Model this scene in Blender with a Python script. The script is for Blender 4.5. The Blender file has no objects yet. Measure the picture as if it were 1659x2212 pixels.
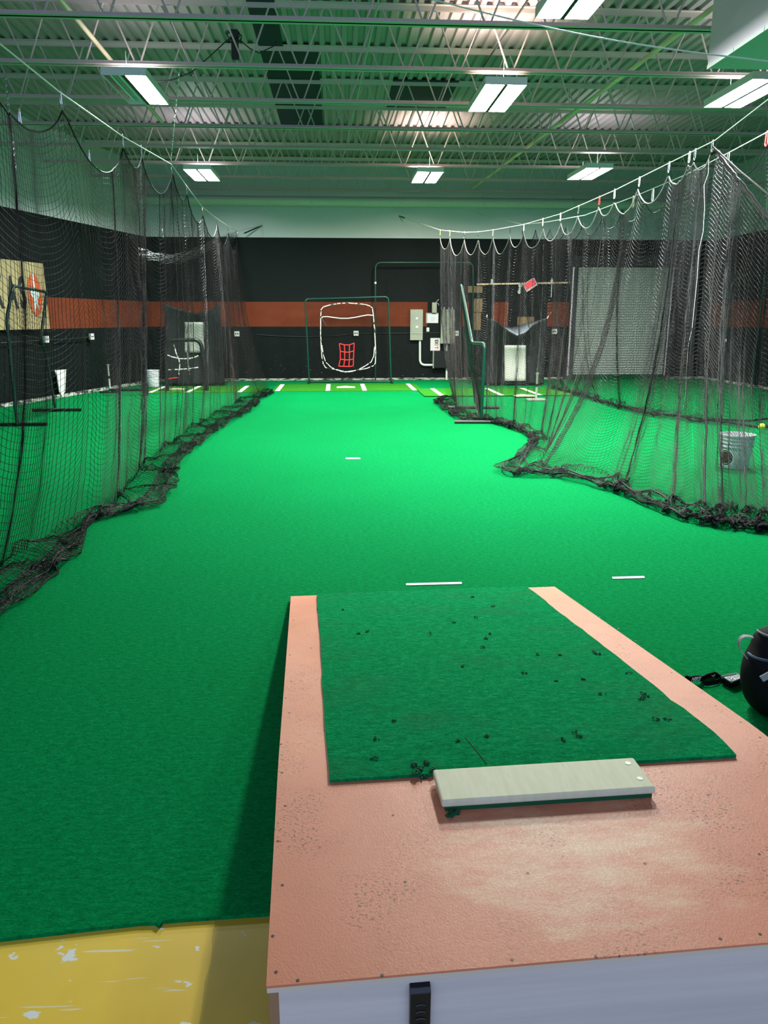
import bpy, math, random
import numpy as np
from mathutils import Vector, Matrix

random.seed(7)
RNG = np.random.default_rng(11)
C = bpy.context.scene.collection
PI = math.pi

# ------------------------------------------------------------------ camera
F, CX, CY, W, H = 1640.0, 829.5, 1106.0, 1659, 2212
PITCH = math.atan2(418.0, F)
YAW = math.radians(3.5)
CAM = np.array([0.0, 0.0, 1.60])
cp, sp, cyw, syw = math.cos(PITCH), math.sin(PITCH), math.cos(YAW), math.sin(YAW)
FH = np.array([syw, cyw, 0.0])
RT = np.array([cyw, -syw, 0.0])
FW = FH * cp - np.array([0, 0, sp])
UP = FH * sp + np.array([0, 0, cp])


def ray(px, py):
    return FW * F + RT * (px - CX) - UP * (py - CY)


def on_plane(px, py, n, d):
    r = ray(px, py)
    n = np.array(n, float)
    t = (d - n.dot(CAM)) / n.dot(r)
    return CAM + r * t


def at_z(px, py, z=0.0):
    return on_plane(px, py, (0, 0, 1), z)


def at_y(px, py, y):
    return on_plane(px, py, (0, 1, 0), y)


def at_x(px, py, x):
    return on_plane(px, py, (1, 0, 0), x)


cam_d = bpy.data.cameras.new('camera')
cam_d.sensor_fit = 'HORIZONTAL'
cam_d.sensor_width = 36.0
cam_d.lens = 36.0 * F / W
cam_d.clip_start = 0.02
cam_o = bpy.data.objects.new('camera', cam_d)
C.objects.link(cam_o)
m = Matrix(((RT[0], UP[0], -FW[0]), (RT[1], UP[1], -FW[1]), (RT[2], UP[2], -FW[2]))).to_4x4()
m.translation = Vector(CAM)
cam_o.matrix_world = m
bpy.context.scene.camera = cam_o


# ------------------------------------------------------------------ mesh helpers
class MB:
    def __init__(s):
        s.v, s.f, s.m = [], [], []

    def add(s, verts, faces, mi=0):
        o = len(s.v)
        s.v += [tuple(map(float, p)) for p in verts]
        s.f += [tuple(i + o for i in f) for f in faces]
        s.m += [mi] * len(faces)
        return s

    def box(s, c, d, mi=0, rot=None):
        x, y, z = d[0] / 2, d[1] / 2, d[2] / 2
        vs = [Vector((a * x, b * y, e * z)) for e in (-1, 1) for b in (-1, 1) for a in (-1, 1)]
        if rot is not None:
            vs = [rot @ q for q in vs]
        vs = [q + Vector(c) for q in vs]
        return s.add(vs, [(0, 2, 3, 1), (4, 5, 7, 6), (0, 1, 5, 4), (2, 6, 7, 3), (0, 4, 6, 2), (1, 3, 7, 5)], mi)

    def box2(s, a, b, mi=0):
        return s.box([(a[i] + b[i]) / 2 for i in range(3)], [abs(b[i] - a[i]) for i in range(3)], mi)

    def quad(s, a, b, c, d, mi=0):
        return s.add([a, b, c, d], [(0, 1, 2, 3)], mi)

    def slab(s, poly, n, t, mi=0):
        """polygon (list of 3-vectors) given thickness t along n"""
        n = Vector(n).normalized() * t
        p = [Vector(q) for q in poly]
        k = len(p)
        fs = [tuple(range(k - 1, -1, -1)), tuple(range(k, 2 * k))]
        fs += [(i, (i + 1) % k, k + (i + 1) % k, k + i) for i in range(k)]
        return s.add(p + [q + n for q in p], fs, mi)

    def tube(s, pts, r, sides=8, closed=False, mi=0):
        P = [Vector(p) for p in pts]
        n = len(P)
        rr = r if hasattr(r, '__len__') else [r] * n
        T = []
        for i in range(n):
            a = P[i - 1] if (i > 0 or closed) else P[i]
            b = P[(i + 1) % n] if (i < n - 1 or closed) else P[i]
            t = (b - a)
            T.append(t.normalized() if t.length > 1e-9 else Vector((0, 0, 1)))
        up = Vector((0, 0, 1)) if abs(T[0].z) < .9 else Vector((1, 0, 0))
        nrm = T[0].cross(up).normalized()
        vs = []
        for i in range(n):
            nrm = (nrm - T[i] * nrm.dot(T[i]))
            nrm = nrm.normalized() if nrm.length > 1e-6 else T[i].orthogonal().normalized()
            bi = T[i].cross(nrm)
            for k in range(sides):
                a = 2 * PI * k / sides
                vs.append(P[i] + (nrm * math.cos(a) + bi * math.sin(a)) * rr[i])
        fs = []
        for i in range(n if closed else n - 1):
            j = (i + 1) % n
            for k in range(sides):
                l = (k + 1) % sides
                fs.append((i * sides + k, i * sides + l, j * sides + l, j * sides + k))
        if not closed:
            fs.append(tuple(range(sides - 1, -1, -1)))
            fs.append(tuple((n - 1) * sides + k for k in range(sides)))
        return s.add(vs, fs, mi)

    def lathe(s, prof, c=(0, 0, 0), n=32, mi=0):
        vs = []
        for r, z in prof:
            for k in range(n):
                a = 2 * PI * k / n
                vs.append((c[0] + r * math.cos(a), c[1] + r * math.sin(a), c[2] + z))
        fs = []
        for i in range(len(prof) - 1):
            for k in range(n):
                l = (k + 1) % n
                fs.append((i * n + k, i * n + l, (i + 1) * n + l, (i + 1) * n + k))
        return s.add(vs, fs, mi)

    def disc(s, c, n, r, h, sides=16, mi=0):
        n = Vector(n).normalized()
        c = Vector(c)
        return s.tube([c, c + n * h], r, sides, False, mi)

    def mesh(s, name, mats, smooth=False, flat_angle=None):
        me = bpy.data.meshes.new(name)
        me.from_pydata(s.v, [], s.f)
        if not isinstance(mats, (list, tuple)):
            mats = [mats]
        for mt in mats:
            me.materials.append(mt)
        me.polygons.foreach_set('material_index', s.m)
        if smooth:
            me.polygons.foreach_set('use_smooth', [True] * len(s.f))
        me.update()
        if smooth and flat_angle:
            try:
                me.set_sharp_from_angle(angle=math.radians(flat_angle))
            except Exception:
                pass
        return me

    def build(s, name, mats, parent=None, smooth=False, flat_angle=40, bevel=0):
        o = bpy.data.objects.new(name, s.mesh(name, mats, smooth, flat_angle))
        C.objects.link(o)
        if parent is not None:
            o.parent = parent
            o.matrix_parent_inverse = Matrix.Identity(4)
            if parent.location.length > 0 or parent.parent is not None:
                # geometry is written in world coordinates: keep it there
                loc = Vector(parent.location)
                q = parent.parent
                while q is not None:
                    loc += Vector(q.location)
                    q = q.parent
                o.location = -loc
                # (parts sit at the world origin of their geometry)
        if bevel:
            b = o.modifiers.new('bevel', 'BEVEL')
            b.width = bevel
            b.segments = 2
            b.limit_method = 'ANGLE'
        return o


def tag(o, label, cat, group=None, kind=None):
    o['label'] = label
    o['category'] = cat
    if group:
        o['group'] = group
    if kind:
        o['kind'] = kind
    return o


def thing(name, label, cat, loc=(0, 0, 0), group=None):
    o = bpy.data.objects.new(name, None)
    o.empty_display_size = .1
    C.objects.link(o)
    o.location = loc
    return tag(o, label, cat, group)


def struct(name, mb, mats, smooth=False):
    o = mb.build(name, mats, None, smooth)
    o['kind'] = 'structure'
    return o


def text_mesh(body, size, width=None, bold=0.0, shear=0.0):
    cu = bpy.data.curves.new('lettering', 'FONT')
    cu.body = body
    cu.size = size
    cu.align_x = 'CENTER'
    cu.align_y = 'CENTER'
    cu.offset = bold
    cu.shear = shear
    cu.extrude = 0.0006
    o = bpy.data.objects.new('lettering', cu)
    C.objects.link(o)
    dg = bpy.context.evaluated_depsgraph_get()
    dg.update()
    me = bpy.data.meshes.new_from_object(o.evaluated_get(dg))
    bpy.data.objects.remove(o)
    bpy.data.curves.remove(cu)
    co = np.array([v.co[:] for v in me.vertices])
    return me, co


def text_on(name, body, size, origin, ex, ey, mat, parent, bold=0.0, sx=1.0, shear=0.0, warp=None):
    me, co = text_mesh(body, size, bold=bold, shear=shear)
    ex, ey = np.array(ex, float), np.array(ey, float)
    nz = np.cross(ex, ey)
    for v, c in zip(me.vertices, co):
        if warp:
            v.co = warp(c[0] * sx, c[1], c[2])
        else:
            v.co = Vector(np.array(origin) + ex * c[0] * sx + ey * c[1] + nz * c[2])
    me.materials.clear()
    me.materials.append(mat)
    o = bpy.data.objects.new(name, me)
    C.objects.link(o)
    if parent is not None:
        o.parent = parent
        loc = Vector(parent.location)
        q = parent.parent
        while q is not None:
            loc += Vector(q.location)
            q = q.parent
        o.location = -loc
    return o


# ------------------------------------------------------------------ materials
def srgb(r, g, b):
    f = lambda c: (c / 255 / 12.92) if c / 255 <= .04045 else ((c / 255 + .055) / 1.055) ** 2.4
    return (f(r), f(g), f(b), 1)


def mat(name, col, rough=.6, metal=0.0, spec=.5, emit=None, estr=0.0):
    mt = bpy.data.materials.new(name)
    mt.use_nodes = True
    b = mt.node_tree.nodes['Principled BSDF']
    b.inputs['Base Color'].default_value = col if len(col) == 4 else (*col, 1)
    b.inputs['Roughness'].default_value = rough
    b.inputs['Metallic'].default_value = metal
    b.inputs['Specular IOR Level'].default_value = spec
    if emit:
        b.inputs['Emission Color'].default_value = (*emit, 1)
        b.inputs['Emission Strength'].default_value = estr
    return mt


class NT:
    """small node helper on a material"""

    def __init__(s, mt):
        s.t = mt.node_tree
        s.b = s.t.nodes['Principled BSDF']
        s.co = s.t.nodes.new('ShaderNodeTexCoord')

    def node(s, kind, **kw):
        n = s.t.nodes.new(kind)
        for k, v in kw.items():
            setattr(n, k, v)
        return n

    def link(s, a, b):
        s.t.links.new(a, b)

    def mapping(s, scale=(1, 1, 1), rot=(0, 0, 0), loc=(0, 0, 0)):
        n = s.node('ShaderNodeMapping')
        n.inputs['Scale'].default_value = scale
        n.inputs['Rotation'].default_value = rot
        n.inputs['Location'].default_value = loc
        s.link(s.co.outputs['Object'], n.inputs['Vector'])
        return n.outputs['Vector']

    def noise(s, vec, scale, detail=4, rough=.6):
        n = s.node('ShaderNodeTexNoise')
        n.inputs['Scale'].default_value = scale
        n.inputs['Detail'].default_value = detail
        n.inputs['Roughness'].default_value = rough
        if vec is not None:
            s.link(vec, n.inputs['Vector'])
        return n.outputs['Fac']

    def ramp(s, fac, stops):
        n = s.node('ShaderNodeValToRGB')
        e = n.color_ramp.elements
        while len(e) < len(stops):
            e.new(.5)
        for q, (p, c) in zip(e, stops):
            q.position = p
            q.color = c if len(c) == 4 else (*c, 1)
        s.link(fac, n.inputs['Fac'])
        return n.outputs['Color']

    def mix(s, fac, a, b, mode='MIX'):
        n = s.node('ShaderNodeMix', data_type='RGBA', blend_type=mode)
        for sock, val in ((n.inputs[0], fac), (n.inputs[6], a), (n.inputs[7], b)):
            if hasattr(val, 'links') or hasattr(val, 'is_linked'):
                s.link(val, sock)
            else:
                sock.default_value = val
        return n.outputs[2]

    def math(s, op, a, b=0.0, c=0.0):
        n = s.node('ShaderNodeMath', operation=op)
        for sock, val in zip(n.inputs, (a, b, c)):
            if hasattr(val, 'is_linked'):
                s.link(val, sock)
            else:
                sock.default_value = val
        return n.outputs[0]

    def sep(s):
        n = s.node('ShaderNodeSeparateXYZ')
        s.link(s.co.outputs['Object'], n.inputs[0])
        return n.outputs

    def between(s, v, lo, hi):
        return s.math('MULTIPLY', s.math('GREATER_THAN', v, lo), s.math('LESS_THAN', v, hi))

    def bump(s, h, strength, dist=.01):
        n = s.node('ShaderNodeBump')
        n.inputs['Strength'].default_value = strength
        n.inputs['Distance'].default_value = dist
        s.link(h, n.inputs['Height'])
        s.link(n.outputs['Normal'], s.b.inputs['Normal'])

    def base(s, c):
        s.link(c, s.b.inputs['Base Color'])

    def rough(s, c):
        s.link(c, s.b.inputs['Roughness'])


G4 = lambda r, g, b: (r, g, b, 1)


def turf_mat(name, c0, c1, c2, worn=None):
    mt = mat(name, c1, .95, spec=.02)
    n = NT(mt)
    fine = n.noise(n.mapping((85, 190, 90), (0, 0, .06)), 1.0, 4, .75)
    mid = n.noise(n.mapping((28, 60, 30)), 1.0, 4, .7)
    big = n.noise(n.mapping((.6, .6, .6)), 1.0, 3, .55)
    f = n.math('ADD', n.math('MULTIPLY', fine, .55), n.math('MULTIPLY', mid, .45))
    col = n.ramp(f, [(.36, c0), (.5, c1), (.64, c2)])
    col = n.mix(n.math('MULTIPLY', n.math('SUBTRACT', big, .35), .5), col, (c0[0], c0[1], c0[2], 1))
    if worn:
        w = n.noise(n.mapping((2.2, 3.0, 1), loc=(.3, .1, 0)), 1.0, 4, .6)
        w = n.math('MULTIPLY', n.ramp(w, [(.5, G4(0, 0, 0)), (.75, G4(1, 1, 1))]), .45)
        col = n.mix(w, col, worn)
    n.base(col)
    n.bump(f, .8, .012)
    return mt


M = {}
M['turf'] = turf_mat('green_turf', G4(.0005, .115, .027), G4(.0008, .205, .052), G4(.006, .30, .092))
M['turf_mound'] = turf_mat('mound_turf', G4(.0006, .115, .034), G4(.001, .225, .066), G4(.014, .34, .115), worn=G4(.03, .12, .055))
M['mat_green'] = turf_mat('mat_turf', G4(.012, .12, .012), G4(.03, .21, .018), G4(.06, .28, .03))
M['door_shade'] = turf_mat('shaded_turf', G4(.001, .055, .02), G4(.002, .085, .03), G4(.005, .12, .045))  # dark green used as painted shade below the roll-up door
M['turf_edge'] = mat('turf_edge', G4(.002, .08, .025), .95)

# yellow painted concrete with paint chips
mt = mat('yellow_concrete', G4(.62, .38, .025), .45)
n = NT(mt)
a = n.noise(n.mapping((1.4, 1.4, 1)), 1, 5, .6)
col = n.ramp(a, [(.3, G4(.70, .44, .03)), (.55, G4(.80, .53, .05)), (.8, G4(.74, .54, .09))])
ch = n.noise(n.mapping((9, 13, 1), (0, 0, .6)), 1, 5, .55)
chips = n.ramp(ch, [(.625, G4(0, 0, 0)), (.64, G4(1, 1, 1))])
col = n.mix(chips, col, G4(.75, .74, .66))
ch2 = n.noise(n.mapping((3, 60, 1), (0, 0, 1.0)), 1, 2, .5)
sc = n.ramp(ch2, [(.70, G4(0, 0, 0)), (.715, G4(1, 1, 1))])
col = n.mix(n.math('MULTIPLY', sc, .6), col, G4(.75, .74, .66))
X = n.sep()
stain_shadow = n.math('LESS_THAN', n.math('SUBTRACT', .0, X[0]), n.math('ADD', .30, n.math('MULTIPLY', a, .12)))  # stained boundary plus the mound's shadow, painted darker beside the mound
col = n.mix(n.math('MULTIPLY', stain_shadow, .45), col, G4(.30, .22, .02))
n.base(col)
n.bump(a, .15, .004)
M['concrete'] = mt

# salmon mound paint, worn pale in the middle, scuffed
mt = mat('mound_paint', G4(.55, .24, .15), .42, spec=.28)
n = NT(mt)
X = n.sep()
big = n.noise(n.mapping((2.2, 2.2, 2)), 1, 5, .62)
col = n.ramp(big, [(.3, G4(.60, .20, .105)), (.55, G4(.67, .235, .128)), (.75, G4(.68, .27, .16))])
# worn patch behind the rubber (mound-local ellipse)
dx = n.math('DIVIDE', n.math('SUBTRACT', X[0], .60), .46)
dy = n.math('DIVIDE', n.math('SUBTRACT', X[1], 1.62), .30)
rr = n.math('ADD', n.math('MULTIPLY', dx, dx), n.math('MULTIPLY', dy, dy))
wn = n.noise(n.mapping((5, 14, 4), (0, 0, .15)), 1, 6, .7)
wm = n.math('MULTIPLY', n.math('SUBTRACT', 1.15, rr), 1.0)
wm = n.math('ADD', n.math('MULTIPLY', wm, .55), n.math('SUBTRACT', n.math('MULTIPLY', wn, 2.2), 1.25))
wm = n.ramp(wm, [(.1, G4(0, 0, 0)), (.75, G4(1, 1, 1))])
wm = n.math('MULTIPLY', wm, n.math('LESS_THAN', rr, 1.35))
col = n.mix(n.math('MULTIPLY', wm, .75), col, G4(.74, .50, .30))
# small dark scuffs
s1 = n.noise(n.mapping((110, 150, 60), (0, 0, .5)), 1, 3, .6)
s2 = n.noise(n.mapping((3.5, 3.5, 3), loc=(2, 1, 0)), 1, 3, .6)
sf = n.math('MULTIPLY', n.ramp(s1, [(.55, G4(0, 0, 0)), (.63, G4(1, 1, 1))]),
            n.ramp(s2, [(.50, G4(0, 0, 0)), (.66, G4(1, 1, 1))]))
col = n.mix(n.math('MULTIPLY', sf, .75), col, G4(.09, .036, .022))
n.base(col)
bp = n.noise(n.mapping((210, 150, 170), (0, 0, .4)), 1, 4, .7)
n.bump(bp, .28, .004)
n.rough(n.ramp(bp, [(.3, G4(.30, .30, .30)), (.7, G4(.55, .55, .55))]))
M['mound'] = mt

mt = mat('birch_plywood', G4(.55, .46, .36), .55)
n = NT(mt)
a = n.noise(n.mapping((1.2, 1.2, 26)), 1, 5, .6)
n.base(n.ramp(a, [(.3, G4(.56, .52, .50)), (.7, G4(.66, .61, .58))]))
M['ply'] = mt
M['ply_edge'] = mat('plywood_edge', G4(.62, .55, .45), .6)
M['endgrain'] = mat('stud_wood', G4(.30, .17, .09), .7)
mt = mat('rubber_slab', G4(.74, .74, .58), .6, spec=.12)
n = NT(mt)
a = n.noise(n.mapping((40, 6, 10), (0, 0, .7)), 1, 5, .6)
n.base(n.ramp(a, [(.35, G4(.62, .60, .40)), (.6, G4(.68, .65, .46)), (.72, G4(.54, .52, .37))]))
M['rubber'] = mt
M['screw'] = mat('dark_screw', G4(.03, .018, .014), .5)
M['steel_screw'] = mat('steel_screw', G4(.22, .22, .19), .45, .6)
M['black_plastic'] = mat('black_plastic', G4(.008, .009, .012), .35)
M['black_fabric'] = mat('black_fabric', G4(.0045, .005, .006), .8, spec=.2)
M['dark_fabric'] = mat('dark_canvas', G4(.009, .012, .0125), .6, spec=.3)
M['grey_webbing'] = mat('grey_webbing', G4(.30, .30, .29), .7)
M['blue_trim'] = mat('blue_trim', G4(.05, .085, .14), .5)
M['white'] = mat('white_paint', G4(.80, .80, .76), .5)
M['white_line'] = mat('white_turf_line', G4(.85, .85, .82), .85)
M['plate'] = mat('home_plate', G4(.80, .72, .50), .6)
M['chrome'] = mat('chrome', G4(.75, .75, .75), .22, 1.0)
M['net'] = mat('net_cord', G4(.0055, .0062, .0066), .34, spec=.16)
M['net_far'] = mat('net_cord_fine', G4(.007, .008, .008), .6, spec=.25)
M['net_rope'] = mat('net_rope', G4(.003, .0035, .004), .55, spec=.2)
M['cable'] = mat('coated_cable', G4(.62, .66, .62), .4)
M['green_tube'] = mat('green_tube', G4(.002, .045, .029), .35)
M['black_tube'] = mat('black_tube', G4(.008, .010, .010), .4)
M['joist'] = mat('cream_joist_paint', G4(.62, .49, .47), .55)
M['pipe'] = mat('cream_pipe', G4(.85, .62, .44), .5)
M['duct'] = mat('galvanised_grey', G4(.66, .56, .64), .55)
M['duct_seam'] = mat('duct_seam', G4(.55, .58, .56), .45)
M['dark_gap'] = mat('dark_gap', G4(.01, .012, .014), .6)
M['black_cord'] = mat('black_cord', G4(.01, .011, .012), .5)
M['red'] = mat('red_strap', G4(.75, .02, .025), .5)
M['redglow'] = mat('lit_red_sign', G4(.8, .06, .08), .5, emit=(1.0, .05, .08), estr=.9)
M['orange_paint'] = mat('orange_paint', G4(.40, .085, .03), .6)
M['elec'] = mat('electric_grey', G4(.36, .38, .31), .5)
M['paper'] = mat('paper', G4(.80, .82, .84), .7)
M['ink'] = mat('black_ink', G4(.01, .01, .012), .6)
M['redink'] = mat('red_ink', G4(.55, .03, .03), .6)
M['board'] = mat('brown_board', G4(.22, .14, .06), .7)
M['bucket'] = mat('grey_bucket', G4(.74, .74, .78), .4)
M['bucket_in'] = mat('bucket_inside', G4(.72, .72, .72), .6)
M['orange_ink'] = mat('orange_ink', G4(.45, .10, .04), .6)
M['yellow_ball'] = mat('yellow_ball', G4(.72, .78, .06), .6)
M['pale_vinyl'] = mat('pale_vinyl', G4(.42, .44, .38), .6)
M['pale_rope'] = mat('pale_rope', G4(.16, .165, .16), .5)
M['gutter'] = mat('cream_main', G4(.62, .60, .54), .5)
M['housing'] = mat('fixture_housing', G4(.72, .74, .72), .4)
M['reflector'] = mat('mirror_reflector', G4(.75, .78, .80), .15, 1.0)
M['lamp'] = mat('lit_lamp', G4(1, 1, 1), .5, emit=(.90, 1.0, .97), estr=300.0)
M['lamp_warm'] = mat('lit_lamp_warm', G4(1, 1, 1), .5, emit=(1.0, .94, .80), estr=300.0)
M['lamp_off'] = mat('unlit_lamp', G4(.75, .80, .82), .3)
M['blue_film'] = mat('blue_film', G4(.20, .55, .70), .3)
M['tan_sign'] = mat('tan_sign', G4(.45, .34, .17), .7)
M['sign_orange'] = mat('sign_orange', G4(.62, .10, .02), .6)
M['sign_white'] = mat('sign_white', G4(.70, .78, .80), .6)

# ceiling deck
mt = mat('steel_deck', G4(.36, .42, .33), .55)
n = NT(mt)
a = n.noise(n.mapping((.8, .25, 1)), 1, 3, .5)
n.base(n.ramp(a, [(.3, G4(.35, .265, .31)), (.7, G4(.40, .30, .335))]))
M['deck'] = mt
M['deck_dark'] = mat('dark_panel', G4(.026, .030, .046), .7, spec=.2)


# walls: black below, white above, orange band
def wall_mat(name, bands, axis):
    mt = mat(name, G4(.004, .007, .007), .7, spec=.15)
    n = NT(mt)
    X = n.sep()
    u = X[axis]
    z = X[2]
    a = n.noise(n.mapping((2, 2, 5)), 1, 5, .6)
    blk = n.ramp(a, [(.35, G4(.0030, .0060, .0062)), (.7, G4(.0048, .0082, .0082))])
    # white scuffs low on the wall
    s = n.noise(n.mapping((14, 14, 30)), 1, 4, .5)
    sz = n.ramp(z, [(.0, G4(1, 1, 1)), (.9, G4(0, 0, 0))])
    sm = n.math('MULTIPLY', n.ramp(s, [(.70, G4(0, 0, 0)), (.72, G4(1, 1, 1))]), sz)
    blk = n.mix(n.math('MULTIPLY', sm, .55), blk, G4(.5, .52, .48))
    og = n.ramp(a, [(.3, G4(.135, .026, .010)), (.7, G4(.165, .034, .013))])
    col = blk
    for lo, hi in bands:
        msk = n.math('MULTIPLY', n.between(z, 1.395, 2.02), n.between(u, lo, hi))
        col = n.mix(msk, col, og)
    col = n.mix(n.math('GREATER_THAN', z, 3.60), col, G4(.64, .64, .66))
    n.base(col)
    st = n.node('ShaderNodeTexBrick')
    st.inputs['Scale'].default_value = 1
    n.bump(a, .1, .01)
    return mt


YB = 20.6
XLC = -4.66
bx = lambda px: float(at_y(px, 700, YB)[0])
M['wall_back'] = wall_mat('back_wall_paint', [(-9, bx(923)), (bx(1064), bx(1097)), (bx(1180), bx(1228)), (bx(998), bx(1012))], 0)
M['wall_left'] = wall_mat('left_wall_paint', [(-50, 50)], 1)
M['wall_right'] = wall_mat('right_wall_paint', [(-50, 50)], 1)
mt = mat('scuffed_base', G4(.3, .3, .28), .7)
n = NT(mt)
a = n.noise(n.mapping((5, 5, 20)), 1, 5, .6)
n.base(n.ramp(a, [(.42, G4(.02, .024, .024)), (.55, G4(.55, .56, .50))]))
M['base'] = mt
# corrugated roll-up door
mt = mat('rollup_door', G4(.40, .43, .40), .5)
M['rollup'] = mt

# ------------------------------------------------------------------ setting
ZD = 5.30
XR = 10.0


def left_wall_x(y):
    return XLC - (YB - y) * .2587


# floor slab
fb = MB()
fb.box2((-12, -3, -.12), (12.5, YB + .3, -.012))
struct('floor', fb, M['concrete'])
tf = MB()
# turf carpet: one sheet whose near edge runs slightly askew and frays
near = [(-11.5, 1.67)] + [tuple(at_z(px, py)[:2]) for px, py in ((0, 2027), (95, 2016), (200, 2004), (300, 1993), (335, 1992), (344, 1999), (352, 1988), (450, 1981), (580, 1972))] + [(1.4, 1.86), (12.3, 2.3)]
near = [(left_wall_x(1.67) + .03, 1.67)] + near[1:-1] + [(XR - .03, 2.2)]
top = [(x, y, 0) for x, y in near] + [(XR - .03, YB - .03, 0), (XLC + .03, YB - .03, 0)]
tf.slab([Vector(p) for p in top], (0, 0, -1), .012)
turf = tf.build('turf_carpet', [M['turf']])
tag(turf, 'bright green artificial turf carpet covering the cage floor', 'turf')

wb = MB()
wb.box2((XLC - .3, YB, -.05), (XR + .2, YB + .2, ZD + .1))
struct('wall_back', wb, M['wall_back'])
wl = MB()
p0, p1 = (XLC, YB + .2), (left_wall_x(-3), -3)
wl.slab([(p0[0] - .05, p0[1], -.05), (p1[0], p1[1], -.05), (p1[0], p1[1], ZD + .1), (p0[0] - .05, p0[1], ZD + .1)], (-1, .26, 0), .2)
struct('wall_left', wl, M['wall_left'])
wr = MB()
wr.box2((XR, -3, -.05), (XR + .2, YB + .2, ZD + .1))
struct('wall_right', wr, M['wall_right'])
b = MB()
b.box2((XLC, YB - .02, 0), (bx(1222), YB, .055))
b.box2((bx(1445), YB - .02, 0), (XR, YB, .055))
struct('baseboard_back', b, M['base'])
b = MB()
q0, q1 = Vector((left_wall_x(YB), YB, 0)), Vector((left_wall_x(3), 3, 0))
b.slab([q0, q1, q1 + Vector((0, 0, .07)), q0 + Vector((0, 0, .07))], (1, -.26, 0), .02)
struct('baseboard_left', b, M['base'])
b = MB()
b.box2((XR - .02, 4, 0), (XR, YB, .06))
struct('baseboard_right', b, M['base'])

# corrugated roof deck (ribs run along Y)
cb = MB()
x = -11.9
prof = []
pit, dep = .1524, .038
while x < 12.4:
    prof += [(x, ZD), (x + .062, ZD), (x + .078, ZD + dep), (x + .136, ZD + dep)]
    x += pit
nv = len(prof)
YF = -3.0
vs = [(px_, YF, z) for px_, z in prof] + [(px_, YB + .1, z) for px_, z in prof]
cb.add(vs, [(i, i + nv, i + nv + 1, i + 1) for i in range(nv - 1)])
cb.box2((-12, YF, ZD + .05), (12.5, YB + .2, ZD + .09))
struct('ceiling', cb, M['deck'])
# dark roof panels set in the deck
JD = [2.98 * (3.003 + .512 * k) for k in range(8)]
JY = [d - .02 for d in JD]


def deck_x(px, py):
    return float(at_z(px, py, ZD)[0])


xa0, xa1 = deck_x(565, 120), deck_x(618, 130)
xb1 = deck_x(700, 300)
pb = MB()
pb.box2((xa0, 5.0, ZD - .012), (xa1, JY[2], ZD - .002))
pb.box2((xa0, JY[2], ZD - .012), (xb1, JY[5], ZD - .002))
struct('trim_1', pb, M['deck_dark'])
pb = MB()
pb.box2((deck_x(829, 255), JY[3] - .1, ZD - .012), (deck_x(950, 255), JY[4], ZD - .002))
struct('trim_2', pb, M['deck_dark'])

# ------------------------------------------------------------------ roof joists
ORD = ['first', 'second', 'third', 'fourth', 'fifth', 'sixth', 'seventh', 'eighth', 'ninth', 'tenth', 'eleventh', 'twelfth']
ZB = 4.58
PH = [float(at_y(919.5, 52, JY[0])[0]), float(at_y(991, 152, JY[1])[0]), float(at_y(946.7, 227, JY[2])[0]), .2, .5, .1, .4, .0]
for k, y in enumerate(JY):
    idx = len(JY) - 1 - k
    lab = 'cream open-web steel roof joist, %s from the back wall' % (ORD[idx] if idx else 'nearest')
    if idx == 0:
        lab = 'cream open-web steel roof joist nearest to the back wall'
    if k == 0:
        lab = 'cream open-web steel roof joist closest to the grey duct, at the top of the photo'
    j = thing('roof_joist', lab, 'joist', (0, y, ZB), 'open-web roof joists')
    x0, x1 = left_wall_x(y) + .0, XR
    a = MB()
    for sgn in (-1, 1):   # two angles back to back
        a.box2((x0, y + sgn * .012, ZB), (x1, y + sgn * .065, ZB + .007))
        a.box2((x0, y + sgn * .012, ZB), (x1, y + sgn * .018, ZB + .05))
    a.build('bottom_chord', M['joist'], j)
    a = MB()
    for sgn in (-1, 1):
        a.box2((x0, y + sgn * .012, ZD - .009), (x1, y + sgn * .070, ZD - .002))
        a.box2((x0, y + sgn * .012, ZD - .06), (x1, y + sgn * .018, ZD - .002))
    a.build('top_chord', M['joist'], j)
    pts = []
    P = .655
    xx = PH[k] - P * math.ceil((PH[k] - x0) / P)
    lo, hi = ZB + .022, ZD - .035
    while xx < x1 - P:
        for fx, fz in ((-.045, .055), (-.022, .012), (.022, .012), (.045, .055)):
            pts.append((xx + fx, y, lo + fz - .012))
        for fx, fz in ((-.045, .055), (-.022, .012), (.022, .012), (.045, .055)):
            pts.append((xx + P / 2 + fx, y, hi - fz + .012))
        xx += P
    pts = [p for p in pts if x0 < p[0] < x1]
    a = MB()
    a.tube(pts, .0115, 6)
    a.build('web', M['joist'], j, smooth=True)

# ------------------------------------------------------------------ light fixtures
LZ = 4.30


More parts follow.
